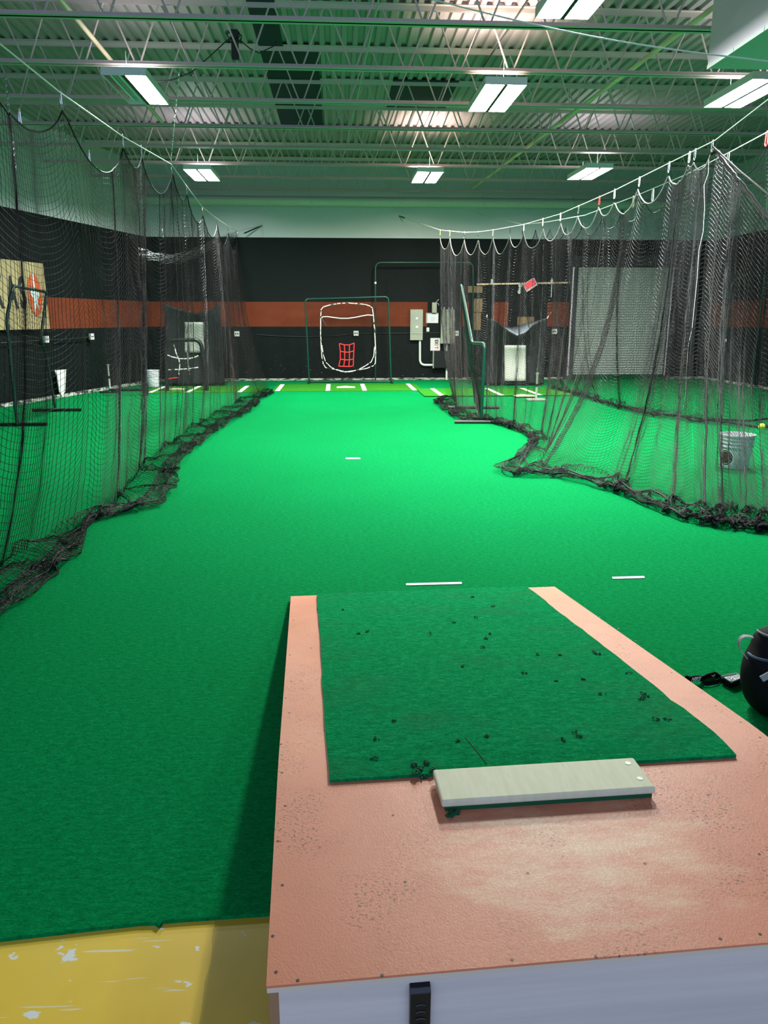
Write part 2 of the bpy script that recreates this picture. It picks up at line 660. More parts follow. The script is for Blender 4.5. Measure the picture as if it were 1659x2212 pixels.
def fixture(cx, cy, z, lab, lit=(True, True), w=.50, l=1.22, warm=False, hang=ZB):
    f = thing('high_bay_light', lab, 'ceiling light', (cx, cy, z), 'high bay lights')
    a = MB()
    a.box2((cx - w / 2, cy - l / 2, z + .075), (cx + w / 2, cy + l / 2, z + .085))
    for s in (-1, 1):
        a.box2((cx + s * w / 2 - .004, cy - l / 2, z), (cx + s * w / 2 + .004, cy + l / 2, z + .085))
        a.box2((cx - w / 2, cy + s * l / 2 - .004, z), (cx + w / 2, cy + s * l / 2 + .004, z + .085))
    a.build('housing', M['housing'], f)
    a = MB()
    a.box2((cx - .020, cy - l / 2 + .004, z - .006), (cx + .020, cy + l / 2 - .004, z + .07))
    a.build('centre_bar', M['dark_gap'], f)
    for i, s in enumerate((-1, 1)):
        xa, xb = sorted((cx + s * .013, cx + s * (w / 2 - .006)))
        if lit[i]:
            a = MB()
            # row of glowing tubes behind one lens: a shallow bowed panel
            nn = 8
            vs, fs = [], []
            for q in range(nn + 1):
                t = q / nn
                zz = z + .03 - .012 * math.sin(PI * t)
                vs += [(xa + (xb - xa) * t, cy - l / 2 + .02, zz), (xa + (xb - xa) * t, cy + l / 2 - .02, zz)]
            for q in range(nn):
                fs.append((2 * q, 2 * q + 1, 2 * q + 3, 2 * q + 2))
            a.add(vs, fs)
            a.build('lamp', M['lamp_warm' if warm else 'lamp'], f)
        else:
            a = MB()
            nn = 10
            vs, fs = [], []
            for q in range(nn + 1):
                t = q / nn
                zz = z + .015 + .05 * math.sin(PI * t)
                vs += [(xa + (xb - xa) * t, cy - l / 2 + .01, zz), (xa + (xb - xa) * t, cy + l / 2 - .01, zz)]
            for q in range(nn):
                fs.append((2 * q, 2 * q + 1, 2 * q + 3, 2 * q + 2))
            a.add(vs, fs)
            a.build('reflector', M['reflector'], f, smooth=True)
            for t in (.3, .72):
                a = MB()
                a.tube([(xa + (xb - xa) * t, cy - l / 2 + .02, z + .03), (xa + (xb - xa) * t, cy + l / 2 - .02, z + .03)], .013, 8)
                a.build('unlit_tube', M['lamp_off'], f, smooth=True)
    for s in (-1, 1):
        a = MB()
        a.tube([(cx, cy + s * l * .36, z + .085), (cx, cy + s * l * .36 , hang + .02)], .004, 5)
        a.build('hanger', M['cable'], f)
    return f


def fix_at(px, py):
    p = at_z(px, py, LZ)
    return float(p[0]), float(p[1])


fx_list = [
    (1071, 214, 'bright twin-panel high bay light above the middle of the lane', (True, True), True),
    (296, 196, 'half-lit high bay light with one dark mirror bay, above the left cage', (False, True), False),
    (1612, 204, 'bright high bay light just below the grey duct', (True, True), False),
    (922, 384, 'far bright high bay light over the lane, beyond the twin-panel one', (True, True), True),
    (437, 379, 'far bright high bay light at left, behind the chain', (True, True), False),
    (1273, 376, 'far bright high bay light at right, above the right net cable', (True, True), False),
    (1258, -18, 'bright high bay light cut off by the top edge of the photo', (True, True), False),
]
for px, py, lab, lit, warm in fx_list:
    x, y = fix_at(px, py)
    fixture(x, y, LZ, lab, lit, warm=warm)
for px, py, pw, lc in ((1071, 214, 38, 1), (922, 384, 28, 1), (296, 196, 9, 0), (1612, 204, 14, 0), (437, 379, 14, 0), (1273, 376, 14, 0), (1258, -18, 16, 0)):
    x, y = fix_at(px, py)
    ld = bpy.data.lights.new('uplight', 'AREA')  # middle pair is fixture spill; the others added to whiten deck and duct
    ld.energy = pw * 1.1
    ld.color = (1, .93, .72) if lc else (.92, 1, 1)
    ld.spread = math.radians(115 if lc else 170)
    ld.shape = 'RECTANGLE'
    ld.size, ld.size_y = .40, 1.1
    lo = bpy.data.objects.new('uplight', ld)
    C.objects.link(lo)
    lo.location = (x, y, LZ + .11)
    lo.rotation_euler = (PI, 0, 0)

# ------------------------------------------------------------------ pipes, duct, cables overhead
g = thing('pipe_main', 'thick cream pipe running along the back wall under the roof', 'pipe', (0, YB - .45, 4.42))
a = MB()
a.tube([(left_wall_x(YB - .4), YB - .4, 4.42), (XR, YB - .4, 4.42)], .112, 20)
a.build('pipe_run', M['gutter'], g, smooth=True)
for px in (673, 1042, 1237):
    xx = float(at_y(px, 440, YB - .4)[0])
    a = MB()
    a.tube([(xx, YB - .4 + .122 * math.cos(t), 4.42 + .122 * math.sin(t)) for t in np.linspace(0, 2 * PI, 25)[:-1]], .012, 6, closed=True)
    a.tube([(xx, YB - .4, 4.53), (xx, YB - .4, ZD)], .006, 6)
    a.tube([(xx, YB - .4, 4.30), (xx, YB - .4, 4.20)], .02, 6)
    a.build('pipe_clamp', M['gutter'], g, smooth=True)


def depth_pipe(name, lab, pa, pb_, z, r, m_, y0=None, y1=None):
    A, B = at_z(*pa, z), at_z(*pb_, z)
    d = (B - A) / (B[1] - A[1])
    y0 = A[1] if y0 is None else y0
    y1 = B[1] if y1 is None else y1
    a = MB()
    a.tube([A + d * (y0 - A[1]), A + d * (y1 - A[1])], r, 10)
    return tag(a.build(name, m_, smooth=True), lab, 'pipe')


depth_pipe('sprinkler_pipe', 'long yellowish pipe running back through the joists, right of the lane lights', (1534, 22), (1019, 408), 4.78, .030, M['pipe'], 8.3)
depth_pipe('sprinkler_pipe', 'cream pipe running back through the joists above the left net', (132, 0), (355, 270), 4.80, .028, M['pipe'], 6.0)
depth_pipe('conduit', 'thin cream conduit above the centre of the lane, left of the dark roof strip', (818, 0), (745, 330), 5.0, .012, M['joist'], 6.0)
depth_pipe('conduit', 'thin dark conduit crossing the brightly lit deck behind the middle light', (1140, 0), (1040, 150), 5.05, .012, M['black_cord'], 6.0, 12.0)

d = thing('air_duct', 'grey sheet metal air duct hanging at the top right corner', 'duct', (4.4, 6.5, 3.98))
A = at_z(1528, 148, 3.98)
ax0, ay1 = float(A[0]), float(A[1])
a = MB()
a.box2((ax0, ay1 - 3.6, 3.98), (ax0 + 1.6, ay1, 4.95))
a.build('casing', M['duct'], d)
a = MB()
for i in range(6):
    y1_ = ay1 - .01 - i * .52
    a.box2((ax0 - .010, y1_ - .51, 3.968), (ax0 + .010, y1_, 4.005))
a.build('bottom_seam', M['duct_seam'], d)
a = MB()
pts = []
for (u_, w_) in ((0, .0), (.42, 0), (.42, .5), (0, .5)):
    pts.append((ax0 - .004, ay1 - 1.10 + u_ * .7, 4.38 + w_ * .8))
a.tube(pts, .006, 6, closed=True)
a.build('access_panel', M['dark_gap'], d)
for yy, zz in ((ay1 - .35, 4.55), (ay1 - 1.2, 4.36), (ay1 - 1.65, 4.26)):
    a = MB()
    a.disc((ax0, yy, zz), (-1, 0, 0), .009, .010, 8)
    a.build('bolt', M['steel_screw'], d)

# bare cable crossing in front of the duct
a = MB()
A, B = at_y(930, -2, 6.4), at_y(1659, 132, 6.0)
pts = [A + (B - A) * t + np.array([0, 0, -.05 * math.sin(PI * min(max(t, 0), 1))]) for t in np.linspace(-.45, 1.25, 30)]
a.tube(pts, .0055, 8)
tag(a.build('steel_cable', M['cable'], smooth=True), 'pale steel cable crossing in front of the grey duct at top right', 'cable')

# black power cord with a tangle, ends at the half-lit light
a = MB()
yk = JY[1] + .55
key = [(330, 178), (375, 172), (415, 155), (455, 120), (485, 92), (500, 80)]
pts = [at_y(px, py, yk) for px, py in key]
for i in range(34):
    t = i / 33
    pts.append(at_y(505, 80, yk) + np.array([.10 * math.sin(7 * t * PI) * (1 - .3 * t), .05 * math.cos(5 * t * PI), .06 * math.sin(9 * t * PI + 1)]))
pts += [at_y(px, py, yk) for px, py in ((520, 88), (540, 105), (560, 115), (590, 100), (598, 88))]
a.tube(pts, .0075, 6)
tag(a.build('power_cord', M['black_cord'], smooth=True), 'black power cord knotted in a tangle near the dark roof strip', 'cord')
a = MB()
A = at_y(505, 40, yk)
a.box((A[0], yk, 5.0), (.09, .05, .34))
tag(a.build('junction_post', M['black_cord']), 'black bracket that the tangled power cord hangs on', 'bracket')


# ------------------------------------------------------------------ nets
def strands(P, r, S=3):
    """P[a,b,3]: tubes along b for each a -> verts, quads"""
    A_, B_ = P.shape[:2]
    T = np.gradient(P, axis=1)
    T /= np.linalg.norm(T, axis=2, keepdims=True) + 1e-9
    ref = np.zeros_like(P)
    ref[..., 0] = .30
    ref[..., 1] = .91
    ref[..., 2] = .28
    n1 = np.cross(T, ref)
    l = np.linalg.norm(n1, axis=2, keepdims=True)
    alt = np.cross(T, np.broadcast_to(np.array([1., 0, 0]), P.shape))
    n1 = np.where(l < .15, alt, n1)
    n1 /= np.linalg.norm(n1, axis=2, keepdims=True) + 1e-9
    n2 = np.cross(T, n1)
    V = np.empty((A_, B_, S, 3))
    for k in range(S):
        an = 2 * PI * k / S
        V[:, :, k] = P + r * (n1 * math.cos(an) + n2 * math.sin(an))
    idx = np.arange(A_ * B_ * S).reshape(A_, B_, S)
    Q = []
    for k in range(S):
        l_ = (k + 1) % S
        Q.append(np.stack([idx[:, :-1, k], idx[:, :-1, l_], idx[:, 1:, l_], idx[:, 1:, k]], -1).reshape(-1, 4))
    return V.reshape(-1, 3), np.concatenate(Q)


def fast_mesh(name, V, Q, m_, parent):
    me = bpy.data.meshes.new(name)
    me.vertices.add(len(V))
    me.vertices.foreach_set('co', V.astype(np.float32).ravel())
    me.loops.add(len(Q) * 4)
    me.loops.foreach_set('vertex_index', Q.astype(np.int32).ravel())
    me.polygons.add(len(Q))
    me.polygons.foreach_set('loop_start', np.arange(0, len(Q) * 4, 4, dtype=np.int32))
    me.polygons.foreach_set('use_smooth', np.ones(len(Q), dtype=bool))
    me.materials.append(m_)
    me.update(calc_edges=True)
    o = bpy.data.objects.new(name, me)
    C.objects.link(o)
    if parent is not None:
        o.parent = parent
        o.location = -Vector(parent.location)
    return o


def net_grid(name, P, r, m_, parent, S=3):
    V1, Q1 = strands(P, r, S)
    V2, Q2 = strands(np.swapaxes(P, 0, 1), r, S)
    return fast_mesh(name, np.concatenate([V1, V2]), np.concatenate([Q1, Q2 + len(V1)]), m_, parent)


def flat_net(name, a, b, c, d, cell, r, m_, parent, sag=(0, 0, 0)):
    """net between corners a(bottom left) b(bottom right) c(top right) d(top left)"""
    a, b, c, d = [np.array(q, float) for q in (a, b, c, d)]
    nu = max(2, int(np.linalg.norm(b - a) / cell) + 1)
    nv_ = max(2, int(np.linalg.norm(d - a) / cell) + 1)
    u = np.linspace(0, 1, nu)[:, None, None]
    v = np.linspace(0, 1, nv_)[None, :, None]
    P = a * (1 - u) * (1 - v) + b * u * (1 - v) + c * u * v + d * (1 - u) * v
    P = P + np.array(sag) * (np.sin(PI * u) * np.sin(PI * v))
    return net_grid(name, P, r, m_, parent)


def interp_path(pts, n_or_s):
    pts = np.array(pts, float)
    seg = np.linalg.norm(np.diff(pts, axis=0), axis=1)
    s = np.concatenate([[0], np.cumsum(seg)])
    s /= s[-1]
    return np.stack([np.interp(n_or_s, s, pts[:, i]) for i in range(pts.shape[1])], -1)


def smooth_noise(n, wl, seed):
    """smooth 1-D noise in [-1,1], wl in samples"""
    rg = np.random.default_rng(seed)
    k = max(4, int(n / wl) + 3)
    v = rg.uniform(-1, 1, k)
    t = np.linspace(0, k - 1.001, n)
    i = t.astype(int)
    f = t - i
    f = f * f * (3 - 2 * f)
    return v[i] * (1 - f) + v[np.minimum(i + 1, k - 1)] * f


def hang_net(T, Cc, E, cell, K, seed, fold=.07, nrm=(1, 0, 0), jit=.03, puddle=.07):
    """columns hang from T to contact point Cc and then heap towards E -> P[N,K,3]"""
    N = len(T)
    t = np.linspace(0, 1, 80)
    g = .30 * t + .70 * t ** 3.2
    rg = np.random.default_rng(seed)
    off = fold * (.40 * smooth_noise(N, 9, seed + 1) + .12 * smooth_noise(N, 4, seed + 2) + 1.0 * smooth_noise(N, 26, seed + 3))
    off2 = fold * .6 * smooth_noise(N, 15, seed + 5)
    P = np.zeros((N, K, 3))
    J = rg.normal(0, 1, (N, K, 3))
    for it in range(2):
        J = (J + np.roll(J, 1, 0) + np.roll(J, -1, 0)) / 3 * 1.35
        J = (J + np.roll(J, 1, 1) + np.roll(J, -1, 1)) / 3 * 1.35
    nrm = np.array(nrm, float)
    amp = .12 + .88 * np.sin(np.clip(t * 1.25, 0, 1) * PI / 2)
    for j in range(N):
        c3 = np.array([Cc[j, 0], Cc[j, 1], .012])
        path = T[j][None] + (c3 - T[j])[None] * np.stack([g, g, t], -1)
        path += nrm * (off[j] * amp * (1 - .5 * t ** 4))[:, None]
        path[:, 1] += off2[j] * amp
        path[:, 2] = T[j, 2] + (c3[2] - T[j, 2]) * t
        L = np.concatenate([[0], np.cumsum(np.linalg.norm(np.diff(path, axis=0), axis=1))])
        nj = min(K - 3, int(L[-1] / cell))
        s = np.arange(nj + 1) * cell
        for i in range(3):
            P[j, :nj + 1, i] = np.interp(s, L, path[:, i])
        m_ = np.arange(1, K - nj) / (K - nj - 1)
        p_ = np.where(m_ < .5, m_ / .5, 1 - (m_ - .5) * .9)
        base = P[j, nj]
        end = np.array([E[j, 0], E[j, 1], .012])
        P[j, nj + 1:] = base + (end - base) * p_[:, None]
        zz = .014 + puddle * np.abs(np.sin(m_ * 5.0 + seed + .35 * j * cell * 8)) * (1 - .5 * m_)
        P[j, nj + 1:, 2] = zz
        P[j, nj + 1:, :] += J[j, nj + 1:] * np.array([jit, jit, jit * .45])
        P[j, nj + 1:, 2] = np.maximum(P[j, nj + 1:, 2], .012)
    P += J * .0035
    P[..., 2] = np.maximum(P[..., 2], .012)
    return P


def rope(P1, r, name, m_, parent, sides=5, soft=0):
    a = MB()
    P1 = np.array(P1)
    for _ in range(soft):
        P1[1:-1] = (P1[:-2] + P1[1:-1] * 2 + P1[2:]) / 4
    a.tube(P1, r, sides)
    return a.build(name, m_, parent, smooth=True)


def hanging(col):
    return col[:max(4, int(np.argmax(col[:, 2] < .035)))]


def carabiner(p, lab, m_, group, tilt=0.0, s=1.0, up=True):
    """oblong ring hanging from p (top)"""
    a = MB()
    pts = []
    for k in range(20):
        an = 2 * PI * k / 20
        x, z = .020 * math.cos(an), .030 * math.sin(an)
        z += .024 * (1 if math.sin(an) > 0 else -1)
        x *= 1.0 if math.sin(an) < 0 else .75
        pts.append((p[0] + s * math.sin(tilt) * x * .6, p[1] + s * x, p[2] + s * (z - .052)))
    a.tube(pts, .0048 * s, 6, closed=True)
    return tag(a.build('carabiner', m_, smooth=True), lab, 'carabiner', group)


CELL = .051
RAD = .0019
# ---- left net
XLN = -2.2
cab_px = [(-140, -20), (0, 95), (130, 200), (265, 295), (305, 318), (370, 355), (403, 402), (437, 447), (467, 471), (492, 488), (512, 499)]
cabL = np.array([at_x(px, py, XLN) for px, py in cab_px])
anch = at_y(566, 487, YB - .02)


def cabL_at(y):
    o = np.argsort(cabL[:, 1])
    return np.array([XLN, y, np.interp(y, cabL[o, 1], cabL[o, 2])])


lc = thing('net_cable', 'pale steel cable carrying the left net, running back beside the chain', 'cable', (XLN, 10, 3.5))
a = MB()
a.tube([cabL_at(2.2)] + list(cabL[1:]) + [anch], .0065, 8)
a.build('wire', M['cable'], lc, smooth=True)
a = MB()
a.tube([anch + np.array([-.42, -.30, -.22]), anch], .016, 6)
a.build('turnbuckle', M['black_tube'], lc, smooth=True)

clipY = [float(at_x(px, py, XLN)[1]) for px, py in ((130, 200), (265, 295), (305, 318), (370, 355), (403, 402), (437, 447), (467, 471), (492, 488), (512, 499))]
clipY = [2.3, 3.7, 5.2] + clipY
clipY.sort()


def topL(y):
    i = np.clip(np.searchsorted(clipY, y) - 1, 0, len(clipY) - 2)
    a_, b_ = clipY[i], clipY[i + 1]
    t = np.clip((y - a_) / (b_ - a_), 0, 1)
    c = cabL_at(y)
    za, zb = cabL_at(a_)[2] - .10, cabL_at(b_)[2] - .10
    z = za * (1 - t) + zb * t
    sag = min(.20 * (b_ - a_), .36) * (4 * t * (1 - t)) ** .8
    return np.array([c[0], y, z - sag])


def px_path(lst, z=0.0):
    return np.array([at_z(px, py, z)[:2] for px, py in lst])


contL = px_path([(583, 846), (545, 862), (520, 868), (490, 885), (440, 912), (400, 940), (345, 985), (300, 1020), (275, 1050), (272, 1075), (235, 1108), (180, 1126), (130, 1145), (70, 1172), (0, 1225)])
contL = np.concatenate([contL, [[-2.15, 3.4], [-2.2, 2.5]]])
outL = px_path([(592, 850), (556, 868), (562, 876), (540, 892), (480, 927), (440, 960), (402, 988), (386, 1020), (384, 1060), (352, 1098), (300, 1108), (190, 1132), (192, 1180), (120, 1258), (0, 1350)])
outL = np.concatenate([outL, [[-1.75, 3.0], [-1.85, 2.3]]])
NL = 390
s = np.linspace(0, 1, NL)
sw = s + .010 * np.sin(2 * PI * 9 * s) / 1.0 * .9 + .004 * np.sin(2 * PI * 23 * s + 1)
sw = np.clip(sw, 0, 1)
CL = interp_path(contL, sw)
EL = interp_path(outL, sw)
segL = np.concatenate([[0], np.cumsum(np.linalg.norm(np.diff(contL, axis=0), axis=1))])
segL /= segL[-1]
kx = [511, 500, 491, 467, 430, 395, 335, 290, 272, 258, 205, 145, 100, 60, 0]
ccx, ccy = [q[0] for q in cab_px], [q[1] for q in cab_px]
kY = [float(at_x(x_, float(np.interp(x_, ccx, ccy)), XLN)[1]) for x_ in kx] + [4.2, 2.35]
yT = np.interp(sw, segL, kY)
yT = np.maximum.accumulate(yT[::-1])[::-1]
TL = np.array([topL(y) for y in yT])
PL = hang_net(TL, CL, EL, CELL, 110, 3, fold=.085, nrm=(1, .1, 0), puddle=.09, jit=.018)
nl = thing('batting_net', 'black net curtain on the left of the lane, scalloped along its cable', 'net', (-2.2, 8, 0))
net_grid('netting', PL, RAD, M['net'], nl)
rope(PL[:, 0], .0075, 'edge_rope', M['net_rope'], nl)
rope(PL[::1, -1], .006, 'bottom_rope', M['net_rope'], nl, 5, 25)
rope(PL[::1, -14], .008, 'bottom_rope', M['net_rope'], nl, 5, 25)
for q in (.20, .33, .47, .55, .72):
    rope(hanging(PL[int(q * NL)]), .0055, 'seam_rope', M['net_rope'], nl)
nn = 0
for i, y in enumerate(clipY):
    if y < 6:
        continue
    nm = ['nearest', 'second', 'third', 'fourth', 'fifth', 'sixth', 'seventh', 'eighth', 'ninth'][nn]
    c = cabL_at(y)
    carabiner(c + np.array([0, 0, .012]), 'silver carabiner clipped over the left net cable, %s to the camera' % nm if nn == 0 else 'silver carabiner clipped over the left net cable, %s from the camera' % nm, M['chrome'], 'carabiners on the left cable', s=1.1)
    nn += 1
for px, py, lab in ((40, 232, 'loose silver carabiner standing on the sagging rope, nearest on the left net'),
                    (193, 343, 'loose silver carabiner standing on the rope between two left cable clips'),
                    (352, 512, 'loose silver carabiner hanging on the far fold of the left net')):
    y = float(at_x(px, py, XLN)[1])
    p = topL(y)
    if px == 352:
        p = at_x(352, 512, XLN + .2)
    carabiner(p + np.array([0, 0, .10]), lab, M['chrome'], 'loose carabiners on the left net', s=1.0)


def chain(name, A, B, lab):
    A, B = Vector(A), Vector(B)
    L = (B - A).length
    a = MB()
    step = .034
    k = int(L / step)
    dv = (B - A).normalized()
    s1 = dv.orthogonal().normalized()
    s2 = dv.cross(s1)
    for i in range(k):
        c = A + dv * (i + .5) * L / k
        u = s1 if i % 2 else s2
        pts = []
        for q in range(8):
            an = 2 * PI * q / 8
            pts.append(c + u * .0085 * math.cos(an) + dv * (.015 * math.sin(an) + .008 * (1 if math.sin(an) > .1 else (-1 if math.sin(an) < -.1 else 0))))
        a.tube(pts, .0028, 4, closed=True)
    return tag(a.build(name, M['chrome'], smooth=True), lab, 'chain')


chain('steel_chain', at_y(388, 152, JY[1]), cabL_at(clipY[6] if len(clipY) > 6 else 10.9) + np.array([0, 0, .06]), 'steel chain holding up the left net cable, beside the half-lit light')
chain('steel_chain', at_y(10, 162, JY[1]), at_y(36, 368, JY[1]), 'steel chain hanging behind the left net at the photo edge')

# folded hem of the ceiling net sagging behind the left net
a = MB()
for q in range(22):
    pts = []
    for t in np.linspace(0, 1, 60):
        px = 300 + (512 - 300) * t
        py = 536 + 20 * math.sin(PI * min(1, t * 1.25)) - 36 * t ** 2 + q * .75 + 2.5 * math.sin(9 * t + q * 1.7)
        pts.append((lambda P0: P0 if P0[1] < 20.3 else at_y(px, py, 20.3))(at_x(px, py, -2.45 - .03 * (q % 5))) + np.array([0, .02 * math.sin(30 * t + q), .012 * math.sin(47 * t + 2 * q)]))
    a.tube(pts, .0026, 4)
tag(a.build('folded_net_hem', M['net'], smooth=True), 'sagging rolled net hem behind the left net near the back wall', 'net')

# ---- right net
RA, RB = .206, 5.9           # cable plane  X = RB - RA*Y


def at_r(px, py, k=0.0):
    return on_plane(px, py, (1, RA, 0), RB + k)


cabR_px = [(951, 497), (1003, 502), (1033, 501), (1065, 497), (1132, 485), (1211, 462), (1328, 411), (1446, 352), (1545, 303), (1659, 215)]
cabR = np.array([at_r(*q) for q in cabR_px])
anchR = at_y(863, 467, YB - .02)
rc = thing('net_cable', 'pale steel cable carrying the near right net', 'cable', (3.2, 12, 3.4))
a = MB()
far_ = cabR[-1] + (cabR[-1] - cabR[-2]) * 1.2
a.tube([anchR] + list(cabR) + [far_], .0062, 8)
a.build('wire', M['cable'], rc, smooth=True)
a = MB()
a.tube([anchR, anchR + (cabR[0] - anchR) * .14], .018, 6)
a.build('turnbuckle', M['black_tube'], rc, smooth=True)
oR = np.argsort(cabR[:, 1])


def cabR_at(y):
    return np.array([RB - RA * y, y, np.interp(y, cabR[oR, 1], cabR[oR, 2])])


clipR_px = [(951, 497), (972, 500), (1003, 502), (1033, 501), (1065, 497), (1102, 490), (1132, 485), (1173, 472), (1211, 462), (1250, 447), (1295, 430), (1328, 411), (1382, 385), (1446, 352), (1490, 331), (1502, 325), (1540, 305)]
clipRY = sorted(float(at_r(*q)[1]) for q in clipR_px)


def topR(y):
    i = int(np.clip(np.searchsorted(clipRY, y) - 1, 0, len(clipRY) - 2))
    a_, b_ = clipRY[i], clipRY[i + 1]
    t = np.clip((y - a_) / (b_ - a_), 0, 1)
    za, zb = cabR_at(a_)[2] - .12, cabR_at(b_)[2] - .12
    z = za * (1 - t) + zb * t
    sag = min(.42 * (b_ - a_), .42) * (4 * t * (1 - t)) ** .8
    return np.array([RB - RA * y, y, z - sag])


contR = px_path([(982, 858), (985, 888), (1030, 903), (1100, 917), (1160, 940), (1190, 962), (1176, 985), (1150, 1010), (1190, 1020), (1255, 1022), (1310, 1036), (1370, 1062), (1440, 1086), (1500, 1099), (1560, 1110), (1659, 1122), (1800, 1135)])
outR = px_path([(960, 862), (934, 869), (960, 890), (988, 909), (1065, 916), (1125, 936), (1150, 957), (1110, 992), (1064, 1022), (1095, 1031), (1200, 1034), (1270, 1050), (1335, 1070), (1400, 1099), (1470, 1127), (1560, 1145), (1659, 1156), (1800, 1175)])
NR = 600
s = np.linspace(0, 1, NR)
sw = np.clip(s + .0085 * np.sin(2 * PI * 11 * s) + .003 * np.sin(2 * PI * 27 * s + 1), 0, 1)
sw = np.maximum.accumulate(sw)
CR = interp_path(contR, sw)
ER = interp_path(outR, sw)
yend = clipRY[0]
ropeR = np.array([cabR_at(yend) + np.array([.02, -.05, -.10]), at_y(1659, 470, 7.3), at_y(1860, 700, 6.2)])
segR = np.concatenate([[0], np.cumsum(np.linalg.norm(np.diff(contR, axis=0), axis=1))])
segR /= segR[-1]
kx = [951, 975, 1040, 1120, 1200, 1260, 1310, 1340, 1370, 1410, 1446, 1490, 1515, 1542]
ccx, ccy = [q[0] for q in cabR_px], [q[1] for q in cabR_px]
kY = [float(at_r(x_, float(np.interp(x_, ccx, ccy)))[1]) for x_ in kx]
kY[-1] = yend
S2 = segR[13]
ropl = np.concatenate([[0], np.cumsum(np.linalg.norm(np.diff(interp_path(ropeR, np.clip((segR[13:] - S2) / (1 - S2), 0, 1)), axis=0), axis=1))])
tl = np.concatenate([np.abs(np.diff(kY)), np.diff(ropl)])
clen = np.linalg.norm(np.diff(contR, axis=0), axis=1)
clen[4:8] *= .45
tl[10:] *= 2.0
clen[10:] *= 2.0
wl_ = np.concatenate([[0], np.cumsum(.55 * tl / tl.sum() + .45 * clen / clen.sum())])
sw = np.interp(sw, wl_ / wl_[-1], segR)
CR = interp_path(contR, sw)
ER = interp_path(outR, sw)
TR = []
for q in sw:
    if q <= S2:
        TR.append(topR(float(np.interp(q, segR[:14], kY))))
    else:
        TR.append(interp_path(ropeR, (q - S2) / (1 - S2)))
TR = np.array(TR)
PR = hang_net(TR, CR, ER, CELL, 118, 21, fold=.10, nrm=(1, .2, 0), puddle=.085, jit=.016)
nr = thing('batting_net', 'black net curtain on the right of the lane, gathered at its near end', 'net', (3, 9, 0))
net_grid('netting', PR, RAD, M['net'], nr)
ie = int(np.searchsorted(sw, S2))
rope(PR[:ie, 0], .0075, 'edge_rope', M['pale_rope'], nr)
rope(PR[ie - 1:, 0], .017, 'edge_rope', M['net_rope'], nr, 6)
rope(PR[:, -1], .007, 'bottom_rope', M['net_rope'], nr, 5, 25)
rope(PR[:, -16], .010, 'bottom_rope', M['net_rope'], nr, 5, 25)
rope(PR[:, -30], .008, 'bottom_rope', M['net_rope'], nr, 5, 25)
for q in (.02, .13, .27, .38, .46):
    rope(hanging(PR[int(q * NR)]), .0055, 'seam_rope', M['net_rope'], nr)
rope(hanging(PR[int(np.searchsorted(sw, segR[13] * .6 + segR[14] * .4))]), .0085, 'seam_rope', M['net_rope'], nr, 6)
a = MB()
a.tube([cabR_at(yend) + np.array([0, -.02, -.06]), at_y(1600, 372, 7.9), at_y(1659, 420, 7.4), at_y(1760, 480, 6.8)], .010, 6)
a.build('tie_rope', M['net_rope'], nr, smooth=True)
# white twine hanging down the gathered end
tw = [(1531, 345), (1530, 375), (1521, 400), (1522, 450), (1519, 500), (1510, 540), (1506, 600), (1500, 660), (1495, 710), (1486, 750), (1483, 800), (1481, 850), (1477, 880)]
ycol = np.linspace(8.5, 7.9, len(tw))
a = MB()
a.tube([at_y(px, py, yy) for (px, py), yy in zip(tw, ycol)], .0028, 5)
tag(a.build('twine', M['cable'], smooth=True), 'thin white twine dangling down the gathered end of the right net', 'string')

cm = [M['chrome'], M['chrome'], M['white'], M['chrome'], M['chrome'], M['white'], M['red'], M['chrome'], M['white'],
      M['plate'], M['white'], M['chrome'], M['white'], M['chrome'], M['chrome'], M['yellow_ball'], M['yellow_ball']]
cn = ['silver', 'silver', 'white', 'silver', 'silver', 'white', 'red', 'silver', 'white', 'cream', 'white', 'silver', 'white', 'silver', 'silver', 'yellow', 'yellow']
RORD = ['nearest', 'second', 'third', 'fourth', 'fifth', 'sixth', 'seventh', 'eighth', 'ninth', 'tenth', 'eleventh', 'twelfth', 'thirteenth', 'fourteenth', 'fifteenth', 'second farthest', 'farthest']
for i, y in enumerate(clipRY):
    carabiner(cabR_at(y) + np.array([0, 0, .012]), '%s clip holding the near right net, %s along its cable from the camera' % (cn[i], RORD[i]), cm[i], 'clips on the near right cable', s=1.1)

# ---- second right net, one cage further right
at_r2 = lambda px, py: on_plane(px, py, (1, RA, 0), 7.85)
cab2_px = [(1129, 485), (1180, 480), (1264, 465), (1369, 425), (1480, 378), (1574, 330), (1658, 285)]
cab2 = np.array([at_r2(*q) for q in cab2_px])
anch2 = at_y(1030, 461, YB - .02)
c2 = thing('net_cable', 'pale steel cable carrying the far right net', 'cable', (5, 13, 3.5))
a = MB()
a.tube([anch2] + list(cab2) + [cab2[-1] + (cab2[-1] - cab2[-2]) * 1.6], .0065, 8)
a.build('wire', M['cable'], c2, smooth=True)
o2 = np.argsort(cab2[:, 1])
y2a, y2b = cab2[o2, 1][0] - 2.0, min(cab2[o2, 1][-1], 19.5)


def cab2_at(y):
    return np.array([7.85 - RA * y, y, np.interp(y, cab2[o2, 1], cab2[o2, 2])])


clip2 = list(np.linspace(y2a, y2b, 15))


def top2(y):
    i = int(np.clip(np.searchsorted(clip2, y) - 1, 0, len(clip2) - 2))
    a_, b_ = clip2[i], clip2[i + 1]
    t = np.clip((y - a_) / (b_ - a_), 0, 1)
    z = (cab2_at(a_)[2] * (1 - t) + cab2_at(b_)[2] * t) - .12
    return np.array([7.85 - RA * y, y, z - .28 * (4 * t * (1 - t)) ** .8])


